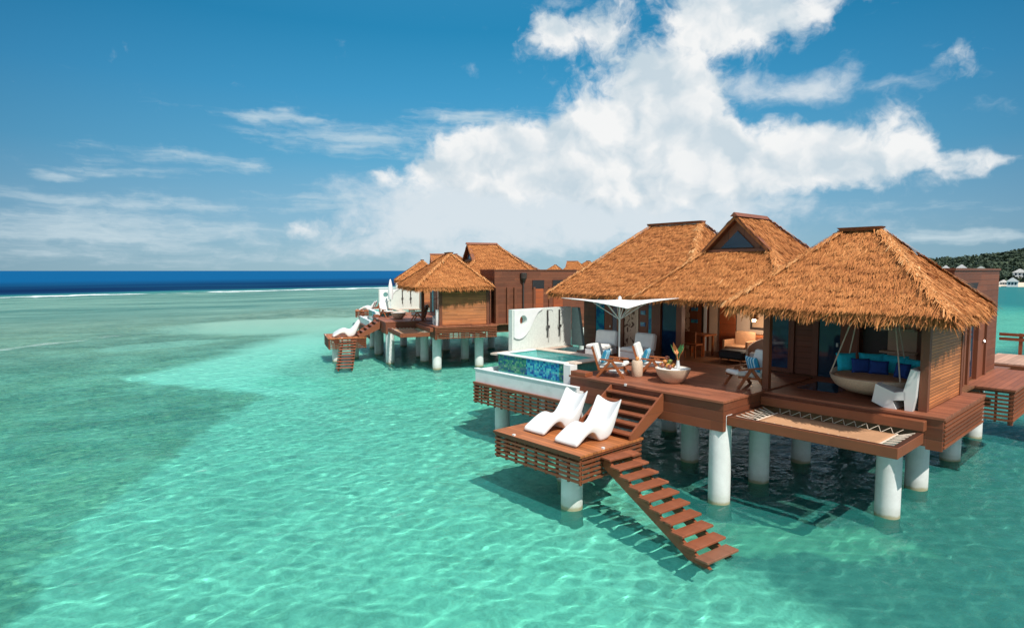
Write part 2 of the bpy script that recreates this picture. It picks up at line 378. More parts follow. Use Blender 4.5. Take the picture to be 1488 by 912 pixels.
o = nt2.nodes.new('ShaderNodeOutputMaterial'); nt2.links.new(mf.outputs[0], o.inputs[0])

# seabed: sand, brown coral flats and dark weed, by place
m, g, b = new_mat('seabed'); M['seabed'] = m
pos = g.node('ShaderNodeNewGeometry', 0)
wn = g.noise(g.v('MULTIPLY', pos, (1, 1, 0)), .16, 5, .62, out=1)
rad = g.v('LENGTH', pos, out=1)
ksc = g.m('SUBTRACT', 1.167, g.m('DIVIDE', 1.167, g.m('MAXIMUM', rad, 3.0)))
mpos = g.v('MULTIPLY', pos, g.xyz(ksc, ksc, 1.0))
wp = g.v('ADD', mpos, g.v('MULTIPLY', g.v('SUBTRACT', wn, (.5, .5, .5)), (4.2, 4.2, 0)))
wn2 = g.noise(g.v('MULTIPLY', pos, (1, 1, 0)), .9, 5, .65, out=1)
wp = g.v('ADD', wp, g.v('MULTIPLY', g.v('SUBTRACT', wn2, (.5, .5, .5)), (1.6, 1.6, 0)))
X, Y, Z = g.sep(wp)


def half(ax_, ay_, bx_, by_, soft):
    """1 on the left of the line a->b"""
    dx, dy = bx_ - ax_, by_ - ay_; L = math.hypot(dx, dy)
    d = g.m('ADD', g.m('MULTIPLY', X, -dy / L), g.m('MULTIPLY_ADD', Y, dx / L, (dy * ax_ - dx * ay_) / L))
    return g.smooth(d, -soft, soft)


def spot(cx, cy, rx, ry, ang=0, soft=.35):
    c, s_ = math.cos(ang), math.sin(ang)
    u = g.m('ADD', g.m('MULTIPLY', g.m('SUBTRACT', X, cx), c / rx), g.m('MULTIPLY', g.m('SUBTRACT', Y, cy), s_ / rx))
    v_ = g.m('ADD', g.m('MULTIPLY', g.m('SUBTRACT', X, cx), -s_ / ry), g.m('MULTIPLY', g.m('SUBTRACT', Y, cy), c / ry))
    q_ = g.m('ADD', g.m('MULTIPLY', u, u), g.m('MULTIPLY', v_, v_))
    return g.smooth(q_, 1 + soft, 1 - soft)


nearw = g.m('MULTIPLY', half(-14.2, .2, -31.5, 10.6, .35), half(-31.5, 10.6, -41, 7.0, .45))     # weed bed on the left
farw = g.m('MULTIPLY', half(-41.3, 7.2, -58, 23, 1.6), g.smooth(X, -40, -44))
weed = g.m('MAXIMUM', nearw, farw)
weed = g.m('MULTIPLY', weed, g.m('SUBTRACT', 1.0, g.m('MULTIPLY', spot(-70, 28, 14, 10, R(75)), .9)))
weed = g.m('MULTIPLY', weed, g.m('SUBTRACT', 1.0, g.m('MULTIPLY', spot(-58, 12, 2.2, 5, R(10)), .7)))
clumps = g.smooth(g.noise(g.v('MULTIPLY', mpos, (1, .8, 0)), .42, 6, .68, .5), .36, .60)
weed = g.m('MULTIPLY', weed, g.m('ADD', .62, g.m('MULTIPLY', clumps, .38)))
farflat = g.smooth(X, -70, -110)
fine = g.noise(pos, 1.5, 6, .68, .8)
fine2 = g.noise(pos, 5.5, 4, .65, .5)
fine3 = g.noise(pos, 13, 3, .6)
web = g.m('ABSOLUTE', g.m('SUBTRACT', g.noise(g.v('MULTIPLY', pos, (1, .8, 1)), 2.6, 3, .55, 1.4), .5))
web = g.smooth(web, .075, .0)
mott = g.m('ADD', g.m('MULTIPLY', fine, .44), g.m('ADD', g.m('MULTIPLY', fine2, .38), g.m('MULTIPLY', fine3, .18)))  # sediment mottle, which also imitates caustic brightness in the colour
mott = g.m('ADD', mott, g.m('MULTIPLY', web, .045))  # thin pale web: caustic light lines painted into the seabed colour
sand = g.mix(g.smooth(mott, .33, .67), (.42, .38, .31, 1), (.82, .76, .66, 1))
clump = g.smooth(g.noise(pos, .33, 4, .6), .50, .68)
sand = g.mix(g.m('MULTIPLY', clump, .30), sand, (.26, .24, .20, 1))
strip = spot(-78, 32, 24, 10, R(150))
rim = g.m('MULTIPLY', g.m('MAXIMUM', spot(-37, 11.8, 8, 2.4, R(12)), spot(-46.5, 15.5, 14, 4.6, R(137), .6)), .9)
sand = g.mix(g.m('MULTIPLY', strip, .8), sand, (.92, .78, .68, 1)); sand = g.mix(rim, sand, (.92, .86, .78, 1))
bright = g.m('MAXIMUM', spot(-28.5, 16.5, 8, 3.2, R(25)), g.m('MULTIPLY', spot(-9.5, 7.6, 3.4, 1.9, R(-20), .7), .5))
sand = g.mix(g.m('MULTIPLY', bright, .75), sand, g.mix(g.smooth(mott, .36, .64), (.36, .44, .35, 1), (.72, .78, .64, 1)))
brown = g.mix(g.smooth(mott, .38, .62), (.095, .09, .05, 1), (.38, .27, .16, 1))
wpatch = g.smooth(g.noise(g.v('MULTIPLY', pos, (.9, .5, 0)), .14, 4, .6), .42, .62)
brown = g.mix(g.m('MULTIPLY', wpatch, .6), brown, g.mix(g.smooth(mott, .38, .62), (.34, .28, .19, 1), (.72, .56, .40, 1)))
flat = g.mix(g.smooth(g.noise(g.v('MULTIPLY', pos, (.12, .03, 0)), 1, 7, .7), .32, .68), (.11, .145, .12, 1), (.56, .53, .45, 1))
c = g.mix(weed, sand, brown)
c = g.mix(g.m('MULTIPLY', farflat, g.m('SUBTRACT', 1.0, g.m('MULTIPLY', strip, .85))), c, flat)
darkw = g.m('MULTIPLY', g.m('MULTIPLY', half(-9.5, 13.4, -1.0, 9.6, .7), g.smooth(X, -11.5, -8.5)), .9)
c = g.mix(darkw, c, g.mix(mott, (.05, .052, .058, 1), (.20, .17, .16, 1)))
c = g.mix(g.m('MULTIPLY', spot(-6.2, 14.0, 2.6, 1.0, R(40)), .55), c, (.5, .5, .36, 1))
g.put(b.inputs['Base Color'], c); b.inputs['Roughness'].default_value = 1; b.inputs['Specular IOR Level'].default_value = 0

m, g, b = new_mat('shore_land'); M['land'] = m
pos = g.node('ShaderNodeNewGeometry', 0)
g.put(b.inputs['Base Color'], g.mix(g.smooth(g.noise(pos, .05, 5), .4, .6), (.02, .045, .022, 1), (.045, .075, .03, 1))); b.inputs['Roughness'].default_value = 1
m, g, b = new_mat('forest_leaves'); M['forest'] = m
at = g.node('ShaderNodeAttribute', 2, None, attribute_name='tone')
g.put(b.inputs['Base Color'], g.ramp(at, [(0, (.014, .032, .020)), (.5, (.024, .048, .026)), (1, (.05, .075, .035))])); b.inputs['Roughness'].default_value = .8
M['beach'] = plain('beach_sand', (.62, .52, .40), .95, .1, .2)


# ------------------------------------------------------------------ mesh building
class MB:
    def __init__(s): s.v = []; s.f = []; s.sm = False
    def add(s, vs, fs):
        o = len(s.v); s.v += [tuple(map(float, v)) for v in vs]; s.f += [tuple(i + o for i in f) for f in fs]; return s
    def hexa(s, p):
        return s.add(p, [(3, 2, 1, 0), (4, 5, 6, 7), (0, 1, 5, 4), (1, 2, 6, 5), (2, 3, 7, 6), (3, 0, 4, 7)])
    def box(s, x0, x1, y0, y1, z0, z1, bev=0.0):
        if bev <= 0:
            return s.hexa([(x0, y0, z0), (x1, y0, z0), (x1, y1, z0), (x0, y1, z0), (x0, y0, z1), (x1, y0, z1), (x1, y1, z1), (x0, y1, z1)])
        b = bev; vs = []
        for z, i in ((z0, b), (z0 + b, 0), (z1 - b, 0), (z1, b)):
            for cx, cy, sx_, sy_ in ((x0, y0, 1, 1), (x1, y0, -1, 1), (x1, y1, -1, -1), (x0, y1, 1, -1)):
                p1 = (cx + sx_ * (i + b), cy + sy_ * i); p2 = (cx + sx_ * i, cy + sy_ * (i + b))
                if sx_ * sy_ > 0: vs += [(*p2, z), (*p1, z)]
                else: vs += [(*p1, z), (*p2, z)]
        fs = [tuple(range(7, -1, -1)), tuple(range(24, 32))]
        for r in range(3):
            for k in range(8): a = r * 8; fs.append((a + k, a + (k + 1) % 8, a + 8 + (k + 1) % 8, a + 8 + k))
        return s.add(vs, fs)
    def bar(s, a, b, w, h, up=(0, 0, 1)):
        a, b = Vector(a), Vector(b); d = (b - a).normalized(); u = Vector(up)
        if abs(d.dot(u)) > .98: u = Vector((1, 0, 0))
        r = d.cross(u).normalized(); u = r.cross(d).normalized(); r *= w / 2; u *= h / 2
        return s.hexa([a - r - u, a + r - u, b + r - u, b - r - u, a - r + u, a + r + u, b + r + u, b - r + u])
    def tube(s, pts, rad, n=8, cap=True):
        pts = [Vector(p) for p in pts]; k = len(pts); rad = [rad] * k if not hasattr(rad, '__len__') else rad
        vs, fs = [], []; ref = None
        for i, p in enumerate(pts):
            d = (pts[min(i + 1, k - 1)] - pts[max(i - 1, 0)]).normalized()
            if ref is None: ref = Vector((1, 0, 0)) if abs(d.x) < .8 else Vector((0, 1, 0))
            a = (ref - d * ref.dot(d)).normalized(); ref = a; bb = d.cross(a)
            for j in range(n):
                t_ = 2 * math.pi * j / n; vs.append(p + (a * math.cos(t_) + bb * math.sin(t_)) * rad[i])
        for i in range(k - 1):
            for j in range(n): fs.append((i * n + j, i * n + (j + 1) % n, (i + 1) * n + (j + 1) % n, (i + 1) * n + j))
        if cap: fs += [tuple(range(n - 1, -1, -1)), tuple(range((k - 1) * n, k * n))]
        return s.add(vs, fs)
    def lathe(s, prof, c=(0, 0), n=24, sx_=1, sy_=1):
        vs, fs = [], []
        for r, z in prof:
            for j in range(n):
                t_ = 2 * math.pi * j / n; vs.append((c[0] + r * sx_ * math.cos(t_), c[1] + r * sy_ * math.sin(t_), z))
        for i in range(len(prof) - 1):
            for j in range(n): fs.append((i * n + j, i * n + (j + 1) % n, (i + 1) * n + (j + 1) % n, (i + 1) * n + j))
        if prof[0][0] > 1e-3: fs.append(tuple(range(n - 1, -1, -1)))
        if prof[-1][0] > 1e-3: fs.append(tuple(range((len(prof) - 1) * n, len(prof) * n)))
        return s.add(vs, fs)
    def prism(s, pts, a, b):
        """outline pts swept by vectors a -> b"""
        n = len(pts); P = [Vector(p) for p in pts]; a, b = Vector(a), Vector(b)
        return s.add([p + a for p in P] + [p + b for p in P], [tuple(range(n - 1, -1, -1)), tuple(range(n, 2 * n))] + [(i, (i + 1) % n, n + (i + 1) % n, n + i) for i in range(n)])
    def grid(s, fn, nu, nv):
        vs = [fn(i / nu, j / nv) for i in range(nu + 1) for j in range(nv + 1)]
        return s.add(vs, [(i * (nv + 1) + j, i * (nv + 1) + j + 1, (i + 1) * (nv + 1) + j + 1, (i + 1) * (nv + 1) + j) for i in range(nu) for j in range(nv)])
    def move(s, M4, start=0):
        for i in range(start, len(s.v)): s.v[i] = tuple(M4 @ Vector(s.v[i]))
        return s
    def build(s, name, mat, parent=None, origin=None, smooth=False, tone=None):
        """villa coordinates in; the object's own origin is its root's base point"""
        if parent is not None and origin is None: origin = parent['base_'] if 'base_' in parent else (0, 0, 0)
        o3 = Vector(origin or (0, 0, 0))
        me = bpy.data.meshes.new(name)
        me.from_pydata([(v[0] - o3.x, v[1] - o3.y, v[2] - o3.z) for v in s.v], [], s.f)
        if tone is not None:
            a = me.attributes.new('tone', 'FLOAT', 'POINT'); a.data.foreach_set('value', np.asarray(tone, dtype=np.float32))
        me.materials.append(M[mat]); me.validate(); me.update()
        if not smooth:
            bm_fix(me)
        else:
            me.polygons.foreach_set('use_smooth', [True] * len(me.polygons))
            try: me.set_sharp_from_angle(angle=R(40))
            except Exception: pass
        ob = bpy.data.objects.new(name, me); COL.objects.link(ob)
        ob['base_'] = tuple(o3)
        if parent is not None: ob.parent = parent
        else: ob.location = o3
        return ob


def bm_fix(me):
    import bmesh
    if len(me.polygons) > 20000: return
    bm = bmesh.new(); bm.from_mesh(me); bmesh.ops.recalc_face_normals(bm, faces=bm.faces); bm.to_mesh(me); bm.free()


VILLA = []          # every thing of the first villa that the other villas repeat


def thing(name, label, cat, base, group=None, repeat=False):
    o = bpy.data.objects.new(name, None); COL.objects.link(o); o.location = base; o.empty_display_size = .2
    o['base_'] = tuple(base)
    return tag(o, label, cat, group, repeat)


def tag(o, label, cat, group=None, repeat=False):
    o['label'] = label; o['category'] = cat
    if group: o['group'] = group
    if repeat: VILLA.append(o)
    return o


def struct(o): o['kind'] = 'structure'; return o


# ------------------------------------------------------------------ setting: seabed, water, hills
def polar_sheet(z_fn, rings, n=96):
    mb = MB(); vs = [(0, 0, z_fn(0, 0))]; fs = []
    for r in rings:
        for j in range(n):
            a = 2 * math.pi * j / n; x, y = r * math.cos(a), r * math.sin(a); vs.append((x, y, z_fn(x, y)))
    for j in range(n): fs.append((0, 1 + j, 1 + (j + 1) % n))
    for i in range(len(rings) - 1):
        for j in range(n):
            a = 1 + i * n; fs.append((a + j, a + n + j, a + n + (j + 1) % n, a + (j + 1) % n))
    return mb.add(vs, fs)


def sea_depth(x, y):
    q = x + .13 * y
    return -.9 - 28 * max(0, min(1, (-150 - q) / 260))


RINGS = [4, 8, 14, 22, 32, 45, 60, 80, 105, 130, 150, 165, 180, 200, 230, 270, 330, 420, 600, 1000, 2000, 5000, 12000]
bed = struct(polar_sheet(sea_depth, RINGS).build('seabed', 'seabed'))
bed.cycles.is_caustics_receiver = True


def steps(lo, hi, d):
    core = list(np.arange(lo, hi + d / 2, d)); out = []
    k = d * 2; x = core[-1]
    while x < 12000: x += k; k *= 1.5; out.append(x)
    k = d * 2; x = lo; left = []
    while x > -12000: x -= k; k *= 1.5; left.append(x)
    return np.array(left[::-1] + core + out)


gx, gy = steps(-46, 6, .085), steps(-2, 32, .085)
GX, GY = np.meshgrid(gx, gy, indexing='ij')
GZ = np.zeros_like(GX)
for k in range(60):
    lam = .26 * (1.062 ** k) * rng.uniform(.85, 1.15)
    th = rng.normal(R(205), R(78)); ph = rng.uniform(0, 6.28)
    amp = .0027 * lam ** 0.55 * min(1, .8 / lam + .25) * rng.uniform(.6, 1.3)
    GZ += amp * np.sin((GX * math.cos(th) + GY * math.sin(th)) * 6.283 / lam + ph + .45 * np.sin((GX * math.sin(th) - GY * math.cos(th)) * 6.283 / (lam * 2.7) + ph * 3))
fade = np.clip(np.minimum.reduce([(GX + 46) / 6, (6 - GX) / 3, (GY + 2) / 2, (32 - GY) / 5]), 0, 1)
GZ *= fade * fade * (3 - 2 * fade)
nx, ny = GX.shape
wv_ = np.stack([GX, GY, GZ], -1).reshape(-1, 3)
ii = np.arange(nx * ny).reshape(nx, ny)
wf = np.stack([ii[:-1, :-1], ii[1:, :-1], ii[1:, 1:], ii[:-1, 1:]], -1).reshape(-1, 4)
wm = bpy.data.meshes.new('water'); wm.vertices.add(len(wv_)); wm.vertices.foreach_set('co', wv_.astype(np.float32).ravel())
wm.loops.add(wf.size); wm.loops.foreach_set('vertex_index', wf.astype(np.int32).ravel())
wm.polygons.add(len(wf)); wm.polygons.foreach_set('loop_start', np.arange(0, wf.size, 4, dtype=np.int32))
wm.update(calc_edges=True); wm.validate(); wm.polygons.foreach_set('use_smooth', [True] * len(wm.polygons)); wm.materials.append(M['water'])
wo_ = bpy.data.objects.new('water', wm); COL.objects.link(wo_); struct(wo_)
wo_.cycles.is_caustics_caster = True


def at_az(px, dist):
    a = math.atan((px - 744) / 889)
    h = HEAD - a
    return Vector((-math.sin(h) * dist, math.cos(h) * dist, 0))


def hill_h(px, d):
    """crest height of the shore hills along the bearing px, at distance d"""
    pass


hv = MB(); NU, NV = 70, 14
PR = [(1180, 7), (1300, 9), (1345, 11), (1380, 11), (1410, 12.5), (1450, 17), (1488, 20), (1560, 25), (1700, 28), (1900, 24), (2200, 14)]


def prof(px):
    for (a, ha), (b_, hb) in zip(PR, PR[1:]):
        if a <= px <= b_: return ha + (hb - ha) * (px - a) / (b_ - a)
    return 8


def hill_pt(u, v):
    px = 1180 + u * 1000
    t_ = v
    d = 274 + 640 * t_
    p = at_az(px, d)
    crest = prof(px)
    tt = min(1, t_ / .55)
    h = -.6 + 2.2 * min(1, t_ / .03) + (crest - 1.6) * (tt * tt * (3 - 2 * tt)) * (1 - .6 * max(0, (t_ - .55) / .45))
    h += 1.6 * math.sin(px * .03 + t_ * 9) * tt
    p.z = h
    return p


hv.grid(hill_pt, NU, NV)
struct(hv.build('hills', 'land'))
bv = MB()
bv.grid(lambda u, v: at_az(1200 + u * 900, 252 + 30 * v) + Vector((0, 0, -.8 + 2.0 * v)), 60, 3)
struct(bv.build('beach', 'beach'))

# trees on the hills read as one wood: leaf clumps spread over the slopes
N = 20000
fv, ff, ft = [], [], []
for k in range(N):
    u = random.random() ** 0.8; v_ = random.random() ** 1.3 * .62 + .02
    p = hill_pt(u * .84 + .02, v_)
    r = random.uniform(.6, 1.35) * (1 + .9 * v_); tn = random.random(); hh = random.uniform(.8, 1.8)
    for q in range(9):
        c = Vector((random.gauss(0, .6), random.gauss(0, .6), random.uniform(.1, 1.35) * hh)) * r + p
        n_ = Vector((random.gauss(0, 1), random.gauss(0, 1), random.gauss(.7, .8))).normalized()
        a = n_.orthogonal().normalized() * r * random.uniform(.3, .62); b2 = n_.cross(a)
        i0 = len(fv); fv += [tuple(c + a), tuple(c + b2), tuple(c - a), tuple(c - b2)]; ff.append((i0, i0 + 1, i0 + 2, i0 + 3)); ft += [min(1, max(0, tn * .7 + random.uniform(0, .4)))] * 4
mb = MB(); mb.v = fv; mb.f = ff
fo = mb.build('forest', 'forest', tone=ft); fo['kind'] = 'stuff'

# ------------------------------------------------------------------ thatch
UP = Vector((0, 0, 1))


class Thatch:
    def __init__(s): s.V = []; s.F = []; s.T = []; s.n = 0
    def quads(s, P, D, L, Wd, wa, wb, tone):
        """P base points, D unit directions, L lengths, Wd unit width directions"""
        A = P - Wd * wa[:, None]; B = P + Wd * wa[:, None]; tip = P + D * L[:, None]
        C_ = tip + Wd * wb[:, None]; E_ = tip - Wd * wb[:, None]
        V = np.stack([A, B, C_, E_], 1).reshape(-1, 3); n = len(P)
        s.V.append(V); s.F.append(np.arange(n * 4).reshape(n, 4) + s.n); s.T.append(np.repeat(tone, 4)); s.n += n * 4
    def face(s, E0, E1, T0, T1, dens=230, row=.17, shag=1.0, L0=.20):
        E0, E1, T0, T1 = [np.array(p, float) for p in (E0, E1, T0, T1)]
        le, lt = np.linalg.norm(E1 - E0), np.linalg.norm(T1 - T0)
        n = np.cross(E1 - E0, (T0 + T1) / 2 - (E0 + E1) / 2); n /= np.linalg.norm(n)
        if n[2] < 0: n = -n
        d = -np.array([0, 0, 1.]) + n * n[2]; d /= np.linalg.norm(d); w = np.cross(n, d)
        hgt = abs(np.dot((T0 + T1) / 2 - (E0 + E1) / 2, d))
        cnt = int((le + lt) / 2 * hgt * dens * 3.2); L0 *= .85
        t = rng.random(cnt * 2); keep = rng.random(cnt * 2) < (le + (lt - le) * t) / max(le, lt); t = t[keep][:cnt]; cnt = len(t)
        u = rng.random(cnt)
        rows = max(2, int(hgt / row)); ph = rng.normal(0, .13, cnt) + .16 * np.sin(u * le * 2.2 + np.floor(t * rows) * 2.4)
        t2 = np.clip((np.floor(t * rows) + .5 + ph + rng.uniform(-.35, .35, cnt) * .8) / rows, 0, 1)
        P = (E0[None] * (1 - u[:, None]) + E1[None] * u[:, None]) * (1 - t2[:, None]) + (T0[None] * (1 - u[:, None]) + T1[None] * u[:, None]) * t2[:, None]
        P = P + n * (rng.uniform(-.015, .015, cnt) + .022 * np.sin(u * le * 5 + np.floor(t * rows) * 2.1) * rng.random(cnt))[:, None]
        D = d[None] + w[None] * rng.normal(0, .20, cnt)[:, None] + n[None] * rng.uniform(.0, .06, cnt)[:, None] * shag
        D /= np.linalg.norm(D, axis=1)[:, None]
        Wd = w[None] + n[None] * rng.normal(0, .35, cnt)[:, None]; Wd /= np.linalg.norm(Wd, axis=1)[:, None]
        L = rng.uniform(.6, 1.25, cnt) * L0
        tone = np.clip(rng.normal(.56, .10, cnt) - .20 * (rng.random(cnt) < .05) - .16 * (np.sin(u * le * 1.7 + np.floor(t * rows) * 1.9) > .45) * (rng.random(cnt) < .55), 0, 1)
        s.quads(P, D, L, Wd, rng.uniform(.005, .012, cnt), rng.uniform(.002, .005, cnt), tone)
    def fringe(s, E0, E1, inward, dens=150, L=(.12, .27), shag=.8):
        E0, E1, inw = np.array(E0, float), np.array(E1, float), np.array(inward, float)
        ln = np.linalg.norm(E1 - E0); cnt = int(ln * dens * 1.5); ax = (E1 - E0) / ln
        u = rng.random(cnt); b_ = rng.random(cnt)
        P = E0 + (E1 - E0) * u[:, None] + inw * (b_ * .28)[:, None]; P[:, 2] += b_ * .12 - .02 - rng.random(cnt) * .10
        out = -inw / np.linalg.norm(inw)
        clump = .8 + .3 * np.sin(u * ln * 9 + 3 * np.sin(u * ln * 2.3)) * rng.random(cnt)
        D = out[None] * rng.uniform(.15, .75, cnt)[:, None] + ax[None] * rng.normal(0, .22 * shag, cnt)[:, None] + np.array([[0, 0, -1.]]) * rng.uniform(.5, 1.1, cnt)[:, None]
        D /= np.linalg.norm(D, axis=1)[:, None]
        Wd = ax[None] + out[None] * rng.normal(0, .6, cnt)[:, None]; Wd /= np.linalg.norm(Wd, axis=1)[:, None]
        LL = rng.uniform(*L, cnt) * clump
        tone = np.clip(rng.normal(.52, .16, cnt), 0, 1)
        s.quads(P, D, LL, Wd, rng.uniform(.008, .019, cnt), rng.uniform(.002, .006, cnt), tone)
    def hip(s, E, T, dens=75):
        E, T = np.array(E, float), np.array(T, float); ln = np.linalg.norm(T - E); cnt = int(ln * dens * 2)
        ax = (E - T) / ln; sd_ = np.cross(ax, [0, 0, 1.]); sd_ /= np.linalg.norm(sd_)
        u = rng.random(cnt); P = T + (E - T) * u[:, None] + np.array([[0, 0, .05]]) + sd_[None] * rng.normal(0, .05, cnt)[:, None]
        D = ax[None] * rng.uniform(.6, 1, cnt)[:, None] + sd_[None] * rng.choice([-1, 1], cnt)[:, None] * rng.uniform(.1, .75, cnt)[:, None] + np.array([[0, 0, -.12]])
        D /= np.linalg.norm(D, axis=1)[:, None]
        Wd = np.cross(D, [[0, 0, 1.]]); Wd /= np.linalg.norm(Wd, axis=1)[:, None]
        s.quads(P, D, rng.uniform(.16, .32, cnt), Wd, rng.uniform(.007, .016, cnt), rng.uniform(.003, .007, cnt), np.clip(rng.normal(.70, .18, cnt), 0, 1))
    def slab(s, polys, drop=.16):
        for p in polys:
            p = [np.array(q, float) for q in p]; k = len(p)
            n = np.cross(p[1] - p[0], p[-1] - p[0]); n /= np.linalg.norm(n); n = n if n[2] > 0 else -n
            top = [q - n * .03 for q in p]; bot = [q - np.array([0, 0, drop]) for q in p]
            V = np.array(top + bot)
            F = []
            for i in range(1, k - 1): F += [(0, i, i + 1, i + 1), (k, k + i + 1, k + i, k + i)]
            for i in range(k): F.append((i, (i + 1) % k, k + (i + 1) % k, k + i))
            s.V.append(V); s.F.append([tuple(dict.fromkeys(f)) for f in F]); s.F[-1] = [tuple(x + s.n for x in f) for f in s.F[-1]]
            s.T.append(np.full(2 * k, .22)); s.n += 2 * k
    def build(s, name, parent):
        mb = MB(); mb.v = [tuple(v) for v in np.concatenate(s.V).tolist()]
        for F in s.F: mb.f += [tuple(f) for f in (F.tolist() if hasattr(F, 'tolist') else F)]
        ob = mb.build(name, 'thatch', parent, smooth=False, tone=None)
        me = ob.data
        a = me.attributes.new('tone', 'FLOAT', 'POINT'); a.data.foreach_set('value', np.concatenate(s.T).astype(np.float32))
        return ob


def slat_screen(mb, a, b, z0, z1, rows, step=.36, th=.035, fill=.50):
    """horizontal boards from a to b (plan points) with uprights just behind"""
    a, b = Vector((*a, 0)), Vector((*b, 0)); d = (b - a).normalized(); ln = (b - a).length
    pitch = (z1 - z0) / rows
    for i in range(rows):
        zc = z1 - pitch * (i + .5) + (.5 - fill / 2) * pitch
        mb.bar(a + UP * zc, b + UP * zc, th, pitch * fill)
    n = max(2, round(ln / step) + 1)
    s = Vector((-d.y, d.x, 0)) * .045
    for k in range(n):
        p = a + d * (.03 + (ln - .06) * k / (n - 1)) + s
        mb.bar(p + UP * z0, p + UP * (z1 - .005), .05, .05)
    return mb


# ================================================================== VILLA (frame = first villa; +Y deep, +X towards the camera's right)
ZD, ZT = 2.45, 2.42
PR_ = .25
NEAR = "of the nearest villa"

# ---- main building
V = thing('overwater_villa', 'nearest thatched overwater villa with three joined roofs and open living room', 'villa', (-9, 19, ZT), 'overwater villas', True)


def piling(parent, x, y, top=1.9):
    return MB().lathe([(PR_, -1.3), (PR_, 0), (PR_, top)], (x, y), 28).build('piling', 'concrete', parent, smooth=True)


for x, y in ((-4.3, 14.97), (-4.4, 17.45), (-4.45, 20.8), (-7.25, 17.5), (-7.25, 20.8), (-11.66, 17.55), (-11.66, 20.8), (-15.2, 17.6), (-15.2, 20.8), (-4.6, 24.2), (-7.5, 24.2), (-11.6, 23.8)):
    piling(V, x, y)
MB().box(-6.995, -3.24, 14.6, 18.2, ZT - .05, ZT).build('terrace_decking', 'deck', V)
MB().box(-15.4, -3.7, 18.2, 24, ZT - .06, ZT - .004).box(-15.4, -6.995, 17.0, 18.2, ZT - .06, ZT - .004).build('interior_floor', 'floor', V)
mb = MB(); mb.box(-6.995, -3.56, 14.62, 14.70, 1.78, ZT - .052); mb.box(-3.56, -3.27, 14.63, 14.69, 1.72, ZT - .052)
mb.build('terrace_fascia', 'fascia', V)
mb = slat_screen(MB(), (-3.255, 14.68), (-3.255, 18.1), 1.72, ZT - .055, 7, .30)
mb = slat_screen(mb, (-3.3, 18.12), (-4.2, 18.12), 1.72, ZT - .055, 7, .30)
mb.build('slat_screen', 'slat', V)
# joists under the floor
mb = MB()
for x in np.arange(-15, -4, 1.1): mb.box(x - .06, x + .06, 15.0, 23.5, 1.9, ZT - .065)
for y in (15.1, 17.5, 20.8): mb.box(-15.2, -3.6, y - .1, y + .1, 1.72, 1.9)
mb.build('floor_joist', 'beam', V)
# glass floor panel in the terrace
gp = MB().prism([(-6.66, 15.69, ZT + .004), (-5.71, 15.69, ZT + .004), (-5.71, 16.95, ZT + .004), (-6.64, 16.95, ZT + .004)], (0, 0, 0), (0, 0, .006)).build('glass_floor_panel', 'glass', V)
# walls
mb = MB()
mb.box(-15.4, -15.22, 17.4, 23.6, ZT, 4.75); mb.box(-15.4, -8.0, 23.42, 23.6, ZT, 4.75)
mb.box(-8.62, -8.47, 18.0, 20.6, ZT, 4.75)
mb.build('side_wall', 'siding', V)
MB().box(-6.5, -4.0, 18.25, 23.4, ZT - .5, 5.40).build('entrance_block', 'siding', V)
MB().box(-6.5, -4.0 + .03, 18.22, 23.43, 5.40, 5.46).build('parapet_cap', 'post', V)
MB().box(-8.0, -4.95, 23.4, 27.4, ZT - .5, 5.38).build('entrance_block', 'siding', V)
# slot window high in the entrance block
w = MB().prism([(-4.0, 19.2, 4.78), (-4.0, 20.45, 4.78), (-4.0, 20.75, 5.07), (-4.0, 19.2, 5.07)], (-.01, 0, 0), (.012, 0, 0)).build('slot_window', 'black', V)
MB().tube([(-4.86, 24.1, 2.5), (-4.86, 24.1, 5.0)], .05).build('downpipe', 'dark', V)
MB().lathe([(.05, 4.85), (.16, 5.0), (.16, 5.2), (.1, 5.22)], (-4.8, 24.1), 12).build('wall_lantern', 'dark', V)
d = MB().box(-4.95, -4.90, 24.6, 25.6, ZT, 4.2).build('entrance_door', 'brightdoor', V)
MB().box(-4.94, -4.89, 24.5, 25.7, 4.25, 4.75).build('door_lintel', 'dark', V)
MB().box(-4.93, -4.88, 26.1, 26.9, ZT, 4.3).build('entrance_door', 'brightdoor', V)
# right-hand side bays between hut and entrance block
for y0, y1, mt, nm in ((18.35, 18.8, 'glass', 'side_window'), (19.7, 20.4, 'glass', 'side_window')):
    MB().box(-3.999, -3.975, y0, y1, ZT + .1, 4.3).build(nm, mt, V)
for y in (18.27, 18.95, 19.4): MB().box(-3.998, -3.86, y, y + .16, ZT, 4.45).build('post', 'post', V)
for y in (20.6, 21.6): MB().box(-4.0, -3.9, y, y + .14, ZT, 4.45).build('post', 'post', V)
dd = MB().box(-3.995, -3.95, 20.78, 21.56, ZT, 4.35).build('side_door', 'door', V)
MB().lathe([(.02, 3.35), (.05, 3.4), (.02, 3.45)], (-3.92, 21.4), 10).build('handle', 'chrome', dd)

# facade at y = 17.4, left to right
YF = 17.4


def panel(name, x0, x1, mat, z0=ZT, z1=4.6, y=YF, th=.06):
    return MB().box(x0, x1, y, y + th, z0, z1).build(name, mat, V)


